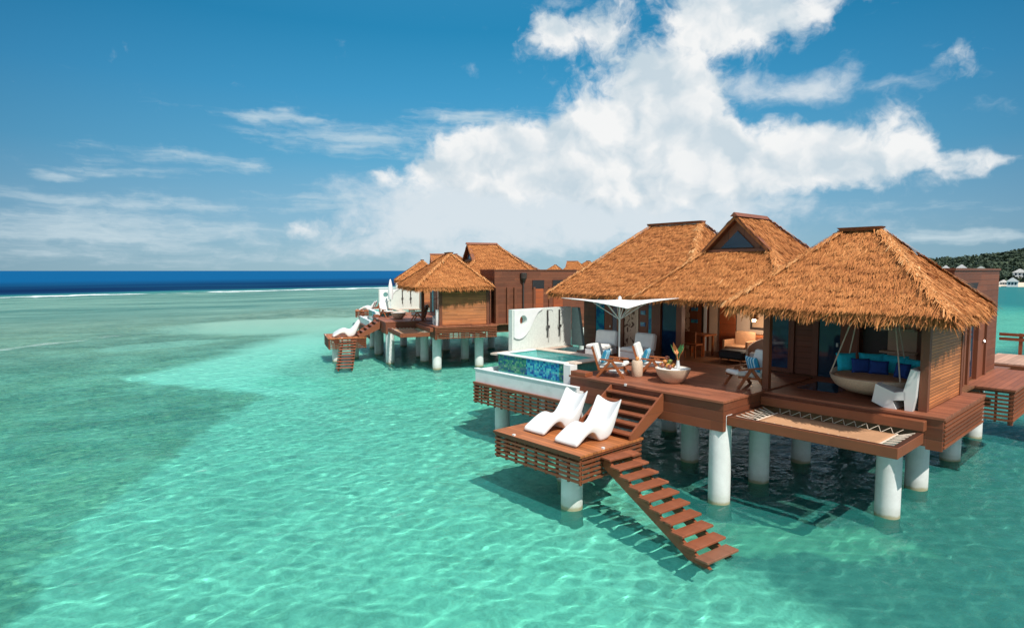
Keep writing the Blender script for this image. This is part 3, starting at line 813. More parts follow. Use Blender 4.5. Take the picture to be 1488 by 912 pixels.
panel('facade_panel', -15.22, -14.82, 'sidingx')
panel('facade_panel', -14.80, -14.42, 'turqglass', th=.05)
dd = panel('timber_door', -14.40, -14.04, 'door')
MB().box(-14.12, -14.08, YF - .05, YF, 3.35, 3.42).build('handle', 'chrome', dd)
panel('glass_door', -14.02, -13.80, 'blueglass', th=.05)
panel('post', -13.79, -13.50, 'post', th=.12, y=YF - .05)
cp = panel('carved_panel', -13.49, -12.87, 'carved')
panel('frame', -12.95, -12.87, 'cream', y=YF - .03, th=.03).parent = cp
dd = panel('timber_door', -12.86, -12.47, 'door')
for z in (3.95, 3.55): MB().box(-12.78, -12.58, YF - .02, YF, z - .07, z + .07).build('door_light', 'turqglass', dd)
panel('glass_strip', -12.46, -12.29, 'turqglass', th=.05)
panel('post', -12.28, -11.93, 'post', th=.16, y=YF - .08)
gd = panel('glass_door', -11.91, -11.31, 'blueglass', th=.05)
panel('door_frame', -11.91, -11.31, 'post', 4.32, 4.6, y=YF - .03, th=.1).parent = gd
panel('post', -11.30, -11.10, 'post', th=.2, y=YF - .1)
panel('lintel', -11.1, -8.5, 'post', 4.42, 4.75, th=.16)
# living room behind the opening
panel('room_wall', -13.4, -13.10, 'beige', y=20.5)
panel('carved_panel', -13.09, -12.80, 'carved', y=20.5)
dd = panel('timber_door', -12.79, -12.30, 'door', y=20.5)
for z in (3.95, 3.5): MB().box(-12.72, -12.45, 20.47, 20.5, z - .07, z + .07).build('door_light', 'turqglass', dd)
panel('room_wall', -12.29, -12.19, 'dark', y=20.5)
panel('light_strip', -12.18, -12.08, 'canvas', y=20.46)
panel('room_wall', -12.07, -11.96, 'door', y=20.5)
panel('room_wall', -11.95, -11.51, 'beige', y=20.46)
panel('wardrobe_panel', -11.50, -10.90, 'brightdoor', y=20.4)
panel('room_wall', -10.89, -8.62, 'cream', y=20.5)
MB().box(-13.4, -8.62, 17.46, 20.5, 4.62, 4.70).build('ceiling', 'soffit', V)
MB().box(-13.46, -13.4, 17.46, 20.5, ZT, 4.7).build('room_wall', 'cream', V)

# hut: back wall at y = 17.9
YB = 17.9
panel('post', -8.46, -8.40, 'post', y=YB)
gd = panel('glass_door', -8.39, -7.87, 'blueglass', y=YB, th=.05, z0=ZT + .12, z1=4.45)
panel('door_frame', -8.39, -7.87, 'post', y=YB - .02, z0=ZT, z1=ZT + .118).parent = gd
panel('post', -7.86, -7.70, 'post', y=YB - .06, th=.16)
panel('hut_panel', -7.69, -7.20, 'sidingx', y=YB)
panel('post', -7.19, -7.03, 'post', y=YB - .05, th=.14)
gd = panel('glass_door', -7.02, -6.46, 'glass', y=YB, th=.05)
MB().box(-6.55, -6.50, YB - .05, YB, 3.3, 3.4).build('handle', 'chrome', gd)
panel('hut_panel', -6.45, -5.98, 'door', y=YB - .03)
panel('hut_panel', -5.97, -5.32, 'dark', y=YB + .25)  # stands for a dark opening, its shade painted as a dark sheet
panel('hut_panel', -5.31, -4.64, 'beige', y=YB + .04, z1=4.6)
panel('post', -4.63, -4.35, 'post', y=YB - .05, th=.14)
panel('hut_panel', -4.34, -3.78, 'sidingx', y=YB)
MB().box(-8.46, -3.8, 17.85, 18.1, 4.46, 4.8).build('lintel', 'post', V)
for x, y in ((-7.06, 14.78), (-3.72, 14.95), (-3.72, 17.65)):
    MB().box(x - .08, x + .08, y, y + .16, ZT, 4.7).build('post', 'post', V)
MB().box(-7.06, -3.7, 14.84, 14.98, 4.42, 4.66).build('eave_beam', 'post', V)
MB().box(-3.70, -3.66, 15.12, 17.64, ZT + .03, 4.5).build('bamboo_screen', 'bamboo', V)
MB().box(-3.76, -3.62, 15.11, 17.65, 4.25, 4.5).build('screen_rail', 'post', V)
sh = MB().box(-5.4, -4.6, 17.6, 17.88, 3.28, 3.33).box(-5.4, -4.64, 17.65, 17.88, 3.86, 3.92).build('wall_shelf', 'rattan', V)

# roofs
RZ = 4.62
r1e = [(-15.9, 16.0, RZ), (-10.2, 16.0, RZ), (-10.2, 24.0, RZ), (-15.9, 24.0, RZ)]
r1t = [(-14.25, 20, 7.13), (-12.1, 20, 7.13)]
t = Thatch()
t.slab([[r1e[0], r1e[1], r1t[1], r1t[0]], [r1e[1], r1e[2], r1t[1]], [r1e[2], r1e[3], r1t[0], r1t[1]], [r1e[3], r1e[0], r1t[0]]])
t.face(r1e[0], r1e[1], r1t[0], r1t[1], 330); t.face(r1e[1], r1e[2], r1t[1], r1t[1], 260); t.face(r1e[2], r1e[3], r1t[1], r1t[0], 60); t.face(r1e[3], r1e[0], r1t[0], r1t[0], 90)
for a, b_ in ((r1e[0], r1t[0]), (r1e[1], r1t[1]), (r1e[2], r1t[1]), (r1e[3], r1t[0])): t.hip(a, b_)
t.fringe(r1e[0], r1e[1], (0, 1, 0), 190); t.fringe(r1e[3], r1e[0], (1, 0, 0), 120); t.fringe(r1e[1], r1e[2], (-1, 0, 0), 60)
r1 = t.build('roof', V)
MB().hexa([(-14.35, 19.88, 7.12), (-12.0, 19.88, 7.12), (-12.0, 20.12, 7.12), (-14.35, 20.12, 7.12), (-14.36, 19.84, 7.20), (-11.99, 19.84, 7.20), (-11.99, 20.16, 7.20), (-14.36, 20.16, 7.20)]).build('ridge_cap', 'copper', r1)

# middle roof with its gablet
YG = 17.25
e2 = [(-11.6, 15.5, RZ), (-6.8, 15.5, RZ), (-6.8, 21.5, RZ), (-11.6, 21.5, RZ)]
m2 = [(-10.22, YG, 6.02), (-8.18, YG, 6.02), (-8.18, 20.1, 6.02), (-10.22, 20.1, 6.02)]
q2 = [(-9.2, YG - .22, 7.04), (-9.2, 19.0, 7.04)]
t = Thatch()
lf = (-10.26, YG - .22, 6.0); rf = (-8.14, YG - .22, 6.0)
t.slab([[e2[0], e2[1], m2[1], m2[0]], [e2[1], e2[2], m2[2], m2[1]], [e2[3], e2[0], m2[0], m2[3]], [e2[2], e2[3], m2[3], m2[2]],
        [rf, m2[2], q2[1], q2[0]], [m2[3], lf, q2[0], q2[1]], [m2[2], m2[3], q2[1]]], .12)
t.face(e2[0], e2[1], m2[0], m2[1], 330); t.face(e2[1], e2[2], m2[1], m2[2], 300); t.face(e2[3], e2[0], m2[3], m2[0], 160); t.face(e2[2], e2[3], m2[2], m2[3], 60)
t.face(rf, m2[2], q2[0], q2[1], 330); t.face(m2[3], lf, q2[1], q2[0], 200); t.face(m2[2], m2[3], q2[1], q2[1], 80)
for a, b_ in ((e2[0], m2[0]), (e2[1], m2[1]), (e2[2], q2[1]), (e2[3], q2[1])): t.hip(a, b_)
t.fringe(e2[0], e2[1], (0, 1, 0), 200); t.fringe(e2[1], e2[2], (-1, 0, 0), 80); t.fringe(rf, m2[2], (-1, 0, .6), 40, (.1, .2))
r2 = t.build('roof', V)
gb = MB().prism([(-10.12, YG + .02, 6.0), (-8.28, YG + .02, 6.0), (-9.2, YG + .02, 6.92)], (0, 0, 0), (0, .08, 0)).build('gable_panel', 'door', r2)
MB().prism([(-9.72, YG, 6.08), (-8.68, YG, 6.08), (-9.2, YG, 6.58)], (0, -.03, 0), (0, .015, 0)).build('gable_window', 'glass', r2)
mb = MB(); mb.bar((-10.24, YG - .1, 5.97), (-9.2, YG - .1, 6.97), .22, .10); mb.bar((-8.16, YG - .1, 5.97), (-9.2, YG - .1, 6.97), .22, .10); mb.box(-10.2, -8.2, YG - .1, YG, 5.96, 6.03)
mb.build('barge_board', 'post', r2)
MB().prism([(-9.32, q2[0][1] - .05, 7.0), (-9.08, q2[0][1] - .05, 7.0), (-9.2, q2[0][1] - .05, 7.12)], (0, 0, 0), (0, 2.1, 0)).build('ridge_cap', 'copper', r2)

# hut roof
e3 = [(-7.45, 13.5, 4.62), (-2.95, 13.5, 4.56), (-3.15, 17.85, 4.60), (-7.95, 17.85, 4.66)]
q3 = [(-5.80, 16.0, 6.36), (-5.02, 16.0, 6.36)]
t = Thatch()
t.slab([[e3[0], e3[1], q3[1], q3[0]], [e3[1], e3[2], q3[1]], [e3[2], e3[3], q3[0], q3[1]], [e3[3], e3[0], q3[0]]])
t.face(e3[0], e3[1], q3[0], q3[1], 420, shag=1.4, L0=.21); t.face(e3[1], e3[2], q3[1], q3[1], 400, shag=1.3, L0=.21); t.face(e3[2], e3[3], q3[1], q3[0], 120); t.face(e3[3], e3[0], q3[0], q3[0], 160)
for a, b_ in ((e3[0], q3[0]), (e3[1], q3[1]), (e3[2], q3[1]), (e3[3], q3[0])): t.hip(a, b_, 95)
t.fringe(e3[0], e3[1], (0, 1, 0), 420, (.18, .36), .9); t.fringe(e3[1], e3[2], (-1, 0, 0), 400, (.18, .36), .9); t.fringe(e3[3], e3[0], (1, 0, 0), 180)
r3 = t.build('roof', V)
MB().hexa([(-5.82, 15.9, 6.34), (-5.0, 15.9, 6.34), (-5.0, 16.1, 6.34), (-5.82, 16.1, 6.34), (-5.90, 15.84, 6.43), (-4.92, 15.84, 6.43), (-4.92, 16.16, 6.43), (-5.90, 16.16, 6.43)]).build('ridge_cap', 'copper', r3)

# ---- main sun deck
D = thing('sun_deck', 'raised timber deck with dark fascia holding the seating of the nearest villa', 'deck', (-9.3, 14.5, ZD), 'timber sun decks', True)
MB().box(-11.72, -6.97, 12.62, 17.38, ZD - .05, ZD).build('decking', 'deck', D)
MB().box(-11.70, -7.03, 12.66, 12.72, 1.74, ZD - .052).build('front_fascia', 'fascia', D)
MB().box(-7.05, -6.99, 12.66, 14.61, 1.74, ZD - .052).build('side_fascia', wood and 'fascia', D)
MB().box(-11.70, -11.64, 12.72, 17.3, 1.74, ZD - .052).build('side_fascia', 'fascia', D)
mb = MB()
for y in np.arange(13.2, 17, .9): mb.box(-11.6, -7.05, y - .05, y + .05, 2.1, ZD - .055)
mb.build('joist', 'beam', D)
for x, y in ((-7.2, 12.93), (-7.25, 14.98), (-11.4, 12.95), (-9.4, 15.2)): piling(D, x, y, 2.1)
MB().box(-11.71, -11.15, 12.68, 13.0, ZD + .002, ZD + .12, .01).build('edge_block', 'beam', D)
MB().box(-9.75, -9.69, 12.60, 12.64, ZD - .03, ZD + .03).build('deck_light', 'plastic', D)
# steps down to the lounge platform
for i in range(5):
    z = 2.28 - i * .172
    MB().box(-10.2 + .02, -8.62, 12.62 - .26 * (i + 1) + .02, 12.62 - .26 * i - .01, z - .05, z, .008).build('stair_tread', 'tread', D)
mb = MB()
for i in range(5): mb.box(-10.18, -8.63, 12.62 - .26 * (i + 1) + .24, 12.62 - .26 * (i + 1) + .26, 2.28 - i * .172 - .20, 2.28 - i * .172 - .052)
mb.build('riser', 'post', D)
for x in (-10.22, -8.62):
    MB().prism([(x, 12.64, 2.40), (x, 12.64, 1.95), (x, 11.62, 1.46), (x, 11.34, 1.46), (x, 11.34, 1.58)], (0, 0, 0), (.05, 0, 0)).build('stringer', 'beam', D)

# ---- lounge platform
P = thing('lounge_platform', 'low square timber lounge platform with open slat sides in front of nearest villa', 'platform', (-10, 10.7, 1.45), 'lounge platforms', True)
MB().box(-11.44, -8.55, 9.58, 11.82, 1.40, 1.45).build('decking', 'plat', P)
mb = slat_screen(MB(), (-11.40, 9.62), (-8.59, 9.62), .78, 1.395, 6, .34)
mb.build('slat_screen', 'slat', P)
slat_screen(MB(), (-8.59, 9.66), (-8.59, 11.78), .78, 1.395, 6, .34).build('slat_screen', 'slat', P)
slat_screen(MB(), (-8.63, 11.78), (-11.36, 11.78), .78, 1.395, 6, .34).build('slat_screen', 'slat', P)
slat_screen(MB(), (-11.40, 11.74), (-11.40, 9.66), .78, 1.395, 6, .34).build('slat_screen', 'slat', P)
MB().box(-11.3, -8.7, 10.0, 10.25, 1.1, 1.39).box(-11.3, -8.7, 11.3, 11.5, 1.1, 1.39).build('joist', 'beam', P)
piling(P, -9.28, 10.12, 1.1); piling(P, -10.6, 11.35, 1.1)
MB().box(-10.75, -10.69, 9.60, 9.66, 1.452, 1.49).build('deck_light', 'plastic', P)
MB().box(-8.62, -8.56, 10.35, 10.41, 1.452, 1.49).build('deck_light', 'plastic', P)

# ---- swim stairs
st = thing('swim_stairs', 'open timber stairs descending from the nearest lounge platform into the water', 'stairs', (-7, 10.4, 0.1), 'swim stairs', True)
yaw = R(-6)
for i in range(10):
    f_ = i / 9
    x = -8.36 + f_ * 2.68; y = 10.72 - f_ * .52; z = 1.31 - f_ * 1.15
    mb = MB().box(-.145, .145, -.48, .46, -.05, 0, .008)
    mb.move(Matrix.Translation((x, y, z)) @ Matrix.Rotation(yaw, 4, 'Z'))
    mb.build('stair_tread', 'wet' if i > 8 else 'tread', st)
for sgn in (-1, 1):
    mb = MB()
    a = Vector((-8.56, 10.76 + sgn * .36, 1.16)); b_ = Vector((-5.6, 10.19 + sgn * .36, -.12))
    mb.bar(a, b_, .07, .22)
    for i in range(10):
        f_ = i / 9; x = -8.36 + f_ * 2.68; y = 10.72 - f_ * .52 + sgn * .36; z = 1.31 - f_ * 1.15
        mb.box(x - .03, x + .03, y - .03, y + .03, z - .22, z - .052)
    mb.build('stringer', 'beam', st)

# ---- net hammock
H = thing('net_hammock', 'over-water hammock of tan fabric laced in a timber frame beside nearest deck', 'hammock', (-5.2, 13.6, 2.1), 'over-water hammocks', True)
mb = MB(); mb.box(-6.98, -3.54, 12.80, 12.92, 1.88, 2.10, .01); mb.build('frame_beam', 'beam', H)
MB().box(-3.66, -3.54, 12.92, 14.40, 1.88, 2.10, .01).build('frame_beam', 'beam', H)
MB().box(-6.98, -6.86, 12.92, 14.40, 1.88, 2.10, .01).build('frame_beam', 'beam', H)
MB().box(-6.98, -3.54, 14.40, 14.60, 2.12, 2.33, .01).build('frame_beam', 'beam', H)


def net_pt(u, v):
    x = -6.45 + 2.5 * u; y = 13.06 + 1.12 * v
    return (x, y, 2.04 - .10 * math.sin(math.pi * u) * math.sin(math.pi * v) - .02)


mb = MB().grid(net_pt, 20, 10)
nt_ = mb.build('fabric', 'tan', H, smooth=True)
s_ = nt_.modifiers.new('thickness', 'SOLIDIFY'); s_.thickness = .012
mb = MB()
for side in (0, 1):
    xa, xb = ((-6.86, -6.45), (-3.66, -3.95))[side]
    k = 6
    for i in range(k):
        y0 = 13.0 + 1.3 * i / k; y1 = 13.06 + 1.12 * (i + .5) / k
        mb.tube([(xa, y0, 2.09), (xb, y1, 2.02)], .010, 5); mb.tube([(xb, y1, 2.02), (xa, y0 + 1.3 / k, 2.09)], .010, 5)
    mb.tube([(xb, 13.04, 2.03), (xb, 14.2, 2.03)], .018, 6)
for (yb, ya, k) in ((14.18, 14.42, 11), (13.06, 12.92, 14)):
    for i in range(k):
        x0 = -6.5 + 2.6 * i / k
        mb.tube([(x0, ya, 2.10), (x0 + 1.3 / k, yb, 2.02)], .006, 5); mb.tube([(x0 + 1.3 / k, yb, 2.02), (x0 + 2.6 / k, ya, 2.10)], .006, 5)
mb.build('rope_lacing', 'rope', H)

# ---- side deck beyond the terrace
SD = thing('side_deck', 'square side deck with slatted sides by the right wall of nearest villa', 'deck', (-3.4, 21, 2.42), 'slatted side decks', True)
MB().box(-3.94, -2.86, 19.4, 23.4, 2.37, 2.42).build('decking', 'deck_y', SD)
mb = slat_screen(MB(), (-3.9, 19.44), (-2.92, 19.44), 1.55, 2.365, 8, .3)
mb = slat_screen(mb, (-2.9, 19.44), (-2.9, 23.3), 1.55, 2.365, 8, .3)
mb.build('slat_screen', 'slat', SD)
MB().box(-3.0, -2.9, 19.46, 19.56, 1.5, 2.36).build('corner_post', 'post', SD)

# ---- plunge pool
PO = thing('plunge_pool', 'raised plunge pool with blue and green mosaic front at nearest villa', 'pool', (-13.6, 13.8, 1.75), 'plunge pools', True)
mb = MB()
mb.box(-15.2, -12.2, 12.97, 13.10, 1.75, 2.66); mb.box(-15.2, -15.06, 13.10, 14.72, 1.75, 2.66); mb.box(-12.32, -12.2, 13.1, 14.72, 1.75, 2.66)
mb.box(-15.06, -12.32, 14.6, 14.72, 1.75, 2.66); mb.box(-15.06, -12.32, 13.1, 14.6, 1.75, 1.85)
mb.build('pool_shell', 'poolin', PO)
MB().box(-15.18, -12.22, 12.95, 12.968, 2.14, 2.655).build('mosaic_front', 'mosaic', PO)
mb = MB(); mb.box(-15.24, -12.19, 12.93, 13.13, 2.662, 2.70, .008); mb.box(-15.24, -15.04, 13.132, 14.55, 2.662, 2.70, .008)
mb.build('rim', 'white', PO)
mb = MB(); mb.box(-15.24, -11.95, 14.57, 14.95, 2.662, 2.705, .008); mb.box(-12.36, -11.95, 13.132, 14.568, 2.662, 2.705, .008)
mb.build('coping', 'coping', PO)
MB().box(-12.19, -11.93, 12.90, 13.2, 1.75, 2.66).build('end_wall', 'white', PO)
MB().grid(lambda u, v: (-15.06 + 2.74 * u, 13.1 + 1.5 * v, 2.64), 4, 4).build('pool_water', 'poolwater', PO)
mb = MB(); mb.box(-15.68, -11.2, 12.38, 12.50, 1.74, 2.17); mb.box(-15.68, -12.19, 12.50, 12.95, 1.74, 1.90); mb.box(-15.68, -15.56, 12.5, 13.6, 1.74, 2.17)
mb.box(-15.74, -11.2, 12.36, 12.52, 2.172, 2.20, .006)
mb.build('overflow_basin', 'whitewet', PO)
MB().box(-11.93, -11.2, 12.50, 12.66, 1.74, 2.05).build('basin_end', 'whitewet', PO)
MB().box(-15.7, -11.75, 12.66, 17.3, 1.66, 1.738).build('pool_base', 'beam', PO)
mb = slat_screen(MB(), (-15.68, 12.3), (-11.0, 12.3), 1.06, 1.73, 6, .34)
mb = slat_screen(mb, (-15.68, 15.2), (-15.68, 12.34), 1.06, 1.73, 6, .34)
mb.build('slat_screen', 'slat', PO)
MB().box(-15.7, -11.0, 12.28, 12.37, 1.732, 1.76).build('ledge', 'beam', PO)
for x, y in ((-15.3, 13.22), (-12.4, 13.22), (-15.3, 15.4)): piling(PO, x, y, 1.7)
MB().box(-15.0, -11.75, 14.96, 17.36, 2.36, 2.44).build('rear_decking', 'deck', PO)
MB().box(-15.6, -15.22, 12.96, 16.6, 2.60, 2.66).build('ledge', 'coping', PO)

# ---- privacy wall with the swirl
PW = thing('privacy_wall', 'pale garden wall with white swirl relief and round hole beside nearest pool', 'wall', (-15.4, 15.2, 2.66), 'swirl privacy walls', True)


def ring(cx, cy, r, n=28): return [(cx + r * math.cos(2 * math.pi * i / n), cy + r * math.sin(2 * math.pi * i / n)) for i in range(n)]


def holed(mb, x0, x1, outline, hole):
    """slab between x0 and x1 with outline (y,z) and a round hole, as strips matched by angle"""
    cy = sum(p[0] for p in hole) / len(hole); cz = sum(p[1] for p in hole) / len(hole); n = len(hole)
    def hit(a):
        best = None
        dx, dz = math.cos(a), math.sin(a)
        for (ay, az_), (by, bz) in zip(outline, outline[1:] + outline[:1]):
            ey, ez = by - ay, bz - az_; den = dx * ez - dz * ey
            if abs(den) < 1e-9: continue
            t_ = ((ay - cy) * ez - (az_ - cz) * ey) / den; s_ = ((ay - cy) * dz - (az_ - cz) * dx) / den
            if t_ > 0 and -1e-6 <= s_ <= 1 + 1e-6 and (best is None or t_ > best): best = t_
        return (cy + dx * best, cz + dz * best)
    angs = [math.atan2(h[1] - cz, h[0] - cy) for h in hole] + [math.atan2(p[1] - cz, p[0] - cy) for p in outline]
    angs = sorted(set(round(a % (2 * math.pi), 5) for a in angs)); k = len(angs)
    r_ = math.hypot(hole[0][0] - cy, hole[0][1] - cz)
    out = [hit(a) for a in angs]; inn = [(cy + r_ * math.cos(a), cz + r_ * math.sin(a)) for a in angs]
    vs = [(x, *p) for x in (x0, x1) for p in out] + [(x, *p) for x in (x0, x1) for p in inn]
    fs = []
    for i in range(k):
        j = (i + 1) % k
        fs += [(i, j, 2 * k + j, 2 * k + i), (k + j, k + i, 3 * k + i, 3 * k + j), (i, k + i, k + j, j), (2 * k + i, 2 * k + j, 3 * k + j, 3 * k + i)]
    mb.add(vs, fs)


hole = ring(14.16, 3.70, .17)
mb = MB(); holed(mb, -15.5, -15.32, [(13.68, 2.667), (14.9, 2.667), (14.9, 4.08), (13.68, 4.08)], hole)
mb.box(-15.5, -15.32, 14.9, 16.6, 2.667, 4.08)
mb.build('wall', 'stone', PW)
sw = [(13.74, 4.06), (13.74, 3.14)] + [(13.84, 3.09), (13.98, 3.07), (14.14, 3.10), (14.30, 3.20), (14.45, 3.36), (14.58, 3.55), (14.72, 3.78), (14.86, 3.94), (15.02, 4.03), (15.15, 4.06)]
mb = MB(); holed(mb, -15.318, -15.27, sw[::-1], ring(14.16, 3.70, .172))
mb.build('swirl_relief', 'white', PW)
for y in (15.35, 15.95):
    sm = MB(); sm.box(-15.32, -15.29, y - .035, y + .035, 3.05, 4.0); sm.box(-15.30, -15.25, y - .07, y + .07, 3.36, 3.46); sm.tube([(-15.3, y, 4.0), (-15.1, y, 4.02), (-15.05, y, 3.97)], .015, 6)
    sm.tube([(-15.28, y, 3.45), (-15.24, y + .02, 3.2), (-15.28, y + .04, 2.85)], .008, 5)
    sm.build('shower', 'chrome', PW)
MB().prism([(-15.32, 16.62, 2.667), (-14.75, 16.62, 2.667), (-15.0, 16.62, 4.06), (-15.32, 16.62, 4.06)], (0, 0, 0), (0, .12, 0)).build('wing', 'wallshade', PW)

# ------------------------------------------------------------------ sun loungers
PROF_T = [(0, .10), (.12, .17), (.28, .27), (.45, .355), (.60, .40), (.72, .395), (.84, .34), (.95, .305), (1.05, .32), (1.16, .385), (1.28, .48), (1.40, .59), (1.53, .71), (1.62, .78)]
PROF_B = [(0.0, .0), (.13, .05), (.30, .15), (.46, .23), (.60, .25), (.70, .20), (.78, .10), (.84, .02), (.92, 0), (1.18, 0), (1.30, .10), (1.42, .30), (1.55, .57), (1.66, .765)]


def lounger(x, y, z):
    mb = MB(); nu = len(PROF_T) - 1; nv = 10; Wd = .36
    def wid(s): return Wd * (1 - .10 * math.sin(math.pi * min(1, s / 1.2))) * (1 + .06 * max(0, s - 1.2) / .4)
    top, bot = [], []
    for (s, zt), (sb, zb) in zip(PROF_T, PROF_B):
        back = max(0, (s - 1.05) / .5)
        for j in range(nv + 1):
            u = 2 * j / nv - 1
            top.append((u * wid(s), s - .06 * back * u * u, zt + (.13 * back + .02) * u * u)); bot.append((u * wid(s) * .98, sb - .06 * back * u * u, zb + .13 * back * u * u))
    n = nv + 1; k = len(PROF_T); vs = top + bot; o_ = len(top); fs = []
    for i in range(k - 1):
        for j in range(nv):
            a = i * n + j; fs.append((a, a + 1, a + n + 1, a + n)); fs.append((o_ + a, o_ + a + n, o_ + a + n + 1, o_ + a + 1))
        a = i * n; fs.append((a, a + n, o_ + a + n, o_ + a)); a += nv; fs.append((a, o_ + a, o_ + a + n, a + n))
    for j in range(nv):
        fs.append((j, o_ + j, o_ + j + 1, j + 1)); a = (k - 1) * n + j; fs.append((a, a + 1, o_ + a + 1, o_ + a))
    mb.add(vs, fs); mb.move(Matrix.Translation((x, y, z)))
    ob = mb.build('sun_lounger', 'plastic', None, (x, y, z), smooth=True)
    sub = ob.modifiers.new('sub', 'SUBSURF'); sub.levels = 1; sub.render_levels = 2
    bm_fix(ob.data); ob.data.polygons.foreach_set('use_smooth', [True] * len(ob.data.polygons))
    return ob


lo1 = tag(lounger(-10.52, 10.08, 1.452), 'white moulded sun lounger on the nearest lounge platform, closer to its sea edge', 'sun lounger', 'white moulded sun loungers', True)
lo2 = lo1.copy(); COL.objects.link(lo2); lo2.location = (-9.32, 9.92, 1.452)
tag(lo2, 'white moulded sun lounger on the nearest lounge platform, beside the swim stairs', 'sun lounger', 'white moulded sun loungers', True)


# ------------------------------------------------------------------ deck chairs
def deck_chair(x, y, ang, label, repeat=False):
    c = thing('deck_chair', label, 'armchair', (x, y, ZD), 'timber deck chairs with white cushions', repeat)
    c.rotation_euler.z = ang                          # local +X is the way the chair faces
    b0 = (0, 0, 0)
    def bl(mb, nm, mt, par=c, **k): return mb.build(nm, mt, par, b0, **k)
    for s in (-1, 1):
        yy = s * .31
        bl(MB().bar((.02, yy, .46), (.36, yy, .0), .045, .07), 'leg', 'teak')
        bl(MB().bar((-.02, yy, .46), (-.40, yy, .0), .045, .07), 'leg', 'teak')
        bl(MB().bar((-.32, yy, .50), (.34, yy, .47), .06, .04), 'armrest', 'teak')
    bl(MB().bar((-.34, -.27, .16), (-.56, -.27, .84), .04, .05).bar((-.34, .27, .16), (-.56, .27, .84), .04, .05).bar((-.52, -.29, .72), (-.52, .29, .72), .03, .06).bar((-.34, -.29, .2), (.34, -.29, .3), .04, .05).bar((-.34, .29, .2), (.34, .29, .3), .04, .05), 'frame', 'teak')
    mb = MB().box(-.36, .38, -.26, .26, -.055, .055, .03); mb.move(Matrix.Translation((0, 0, .33)) @ Matrix.Rotation(R(-8), 4, 'Y')); bl(mb, 'seat_cushion', 'cushion')
    mb = MB().box(-.055, .055, -.26, .26, 0, .62, .03); mb.move(Matrix.Translation((-.33, 0, .32)) @ Matrix.Rotation(R(-18), 4, 'Y')); bl(mb, 'back_cushion', 'cushion')
    return c


def pillow_mesh(w, h, t_):
    mb = MB()
    def f(sgn):
        def q(u, v):
            a, b_ = 2 * u - 1, 2 * v - 1
            k = max(0, (1 - a ** 4) * (1 - b_ ** 4)) ** .5
            pin = 1 - .08 * (1 - a * a) * abs(b_) - .0; pin2 = 1 - .08 * (1 - b_ * b_) * abs(a)
            return (a * w / 2 * pin2, sgn * t_ / 2 * k, b_ * h / 2 * pin)
        return q
    mb.grid(f(1), 10, 10); mb.grid(f(-1), 10, 10)
    return mb


def pillow(loc, rot, w, h, t_, mat, label, group, name='pillow'):
    o = pillow_mesh(w, h, t_).build(name, mat, None, (0, 0, 0), smooth=True); o.location = loc; o.rotation_euler = rot
    return tag(o, label, 'cushion', group)


ch1 = deck_chair(-10.75, 13.42, R(24), 'white cushioned timber deck chair nearest the plunge pool, left of the barrel stool', True)
ch2 = deck_chair(-10.05, 14.35, R(24), 'white cushioned timber deck chair behind the barrel stool, near the white umbrella')
ch3 = deck_chair(-7.58, 14.72, R(240), 'white cushioned timber deck chair by the hut post, facing the bowl table', True)
for c, tx in ((ch1, 'left deck chair near the pool'), (ch2, 'deck chair behind the barrel stool'), (ch3, 'deck chair by the hut post')):
    a = c.rotation_euler.z; p = Matrix.Translation(c.location) @ Matrix.Rotation(a, 4, 'Z') @ Vector((-.24, 0, .56))
    pillow(p, (R(-18), 0, a - R(90)), .50, .42, .15, 'stripe', 'blue and white striped cushion on the ' + tx, 'striped cushions')

# barrel stool
o = MB().lathe([(.13, 0), (.15, .03), (.155, .2), (.15, .42), (.13, .45), (.0, .45)], (-10.28, 13.86), 20).move(Matrix.Translation((0, 0, ZD))).build('barrel_stool', 'rattan', None, (-10.28, 13.86, ZD), smooth=True)
tag(o, 'slim pale barrel stool between the two left deck chairs', 'stool', repeat=False)
o = MB().lathe([(.0, 0), (.05, .02), (.055, .06), (.03, .10), (0, .11)], (-10.28, 13.86), 12).move(Matrix.Translation((0, 0, ZD + .452))).build('fruit', 'fruit', None, (-10.28, 13.86, ZD + .452), smooth=True)
tag(o, 'small orange fruit lying on top of the pale barrel stool', 'fruit')

# bowl table with fruit and a flower arrangement
BT = (-9.10, 13.82, ZD)
bt = thing('bowl_table', 'pale round bowl-shaped table standing alone in the middle of the deck', 'table', BT, 'bowl tables', True)
MB().lathe([(.20, 0), (.27, .04), (.38, .18), (.45, .34), (.46, .385), (.44, .39), (.42, .36)], BT[:2], 32).move(Matrix.Translation((0, 0, ZD))).build('bowl', 'rattan', bt, smooth=True)
MB().lathe([(0, .352), (.42, .352), (.42, .375), (0, .375)], BT[:2], 32).move(Matrix.Translation((0, 0, ZD))).build('table_top', 'cushion', bt, smooth=True)
FR = [(-.30, -.02), (-.18, -.14), (-.05, -.10), (-.12, .03), (-.24, .12), (-.02, .10), (.08, -.2), (-.18, -.04), (-.10, .06), (-.14, 0)]
for k, (ox, oy) in enumerate(FR):
    zz = ZD + .376 + (.10 if k in (7, 8) else .19 if k == 9 else 0); rr = random.uniform(.058, .07)
    fx, fy = BT[0] + ox - .04, BT[1] + oy
    o = MB().lathe([(0, 0), (rr * .7, rr * .3), (rr, rr), (rr * .7, rr * 1.7), (0, rr * 2)], (fx, fy), 12).move(Matrix.Translation((0, 0, zz))).build('fruit', ('fruit', 'fruitdark', 'fruit', 'fruitgreen', 'fruitdark')[k % 5], None, (fx, fy, zz), smooth=True)
    tag(o, 'small round fruit heaped beside the flowers on the bowl table', 'fruit', 'fruit heap on the bowl table')
vx, vy = BT[0] + .12, BT[1] + .05
va = thing('flower_vase', 'slim white vase of orange flowers and green leaves on the bowl table', 'vase', (vx, vy, ZD + .376))
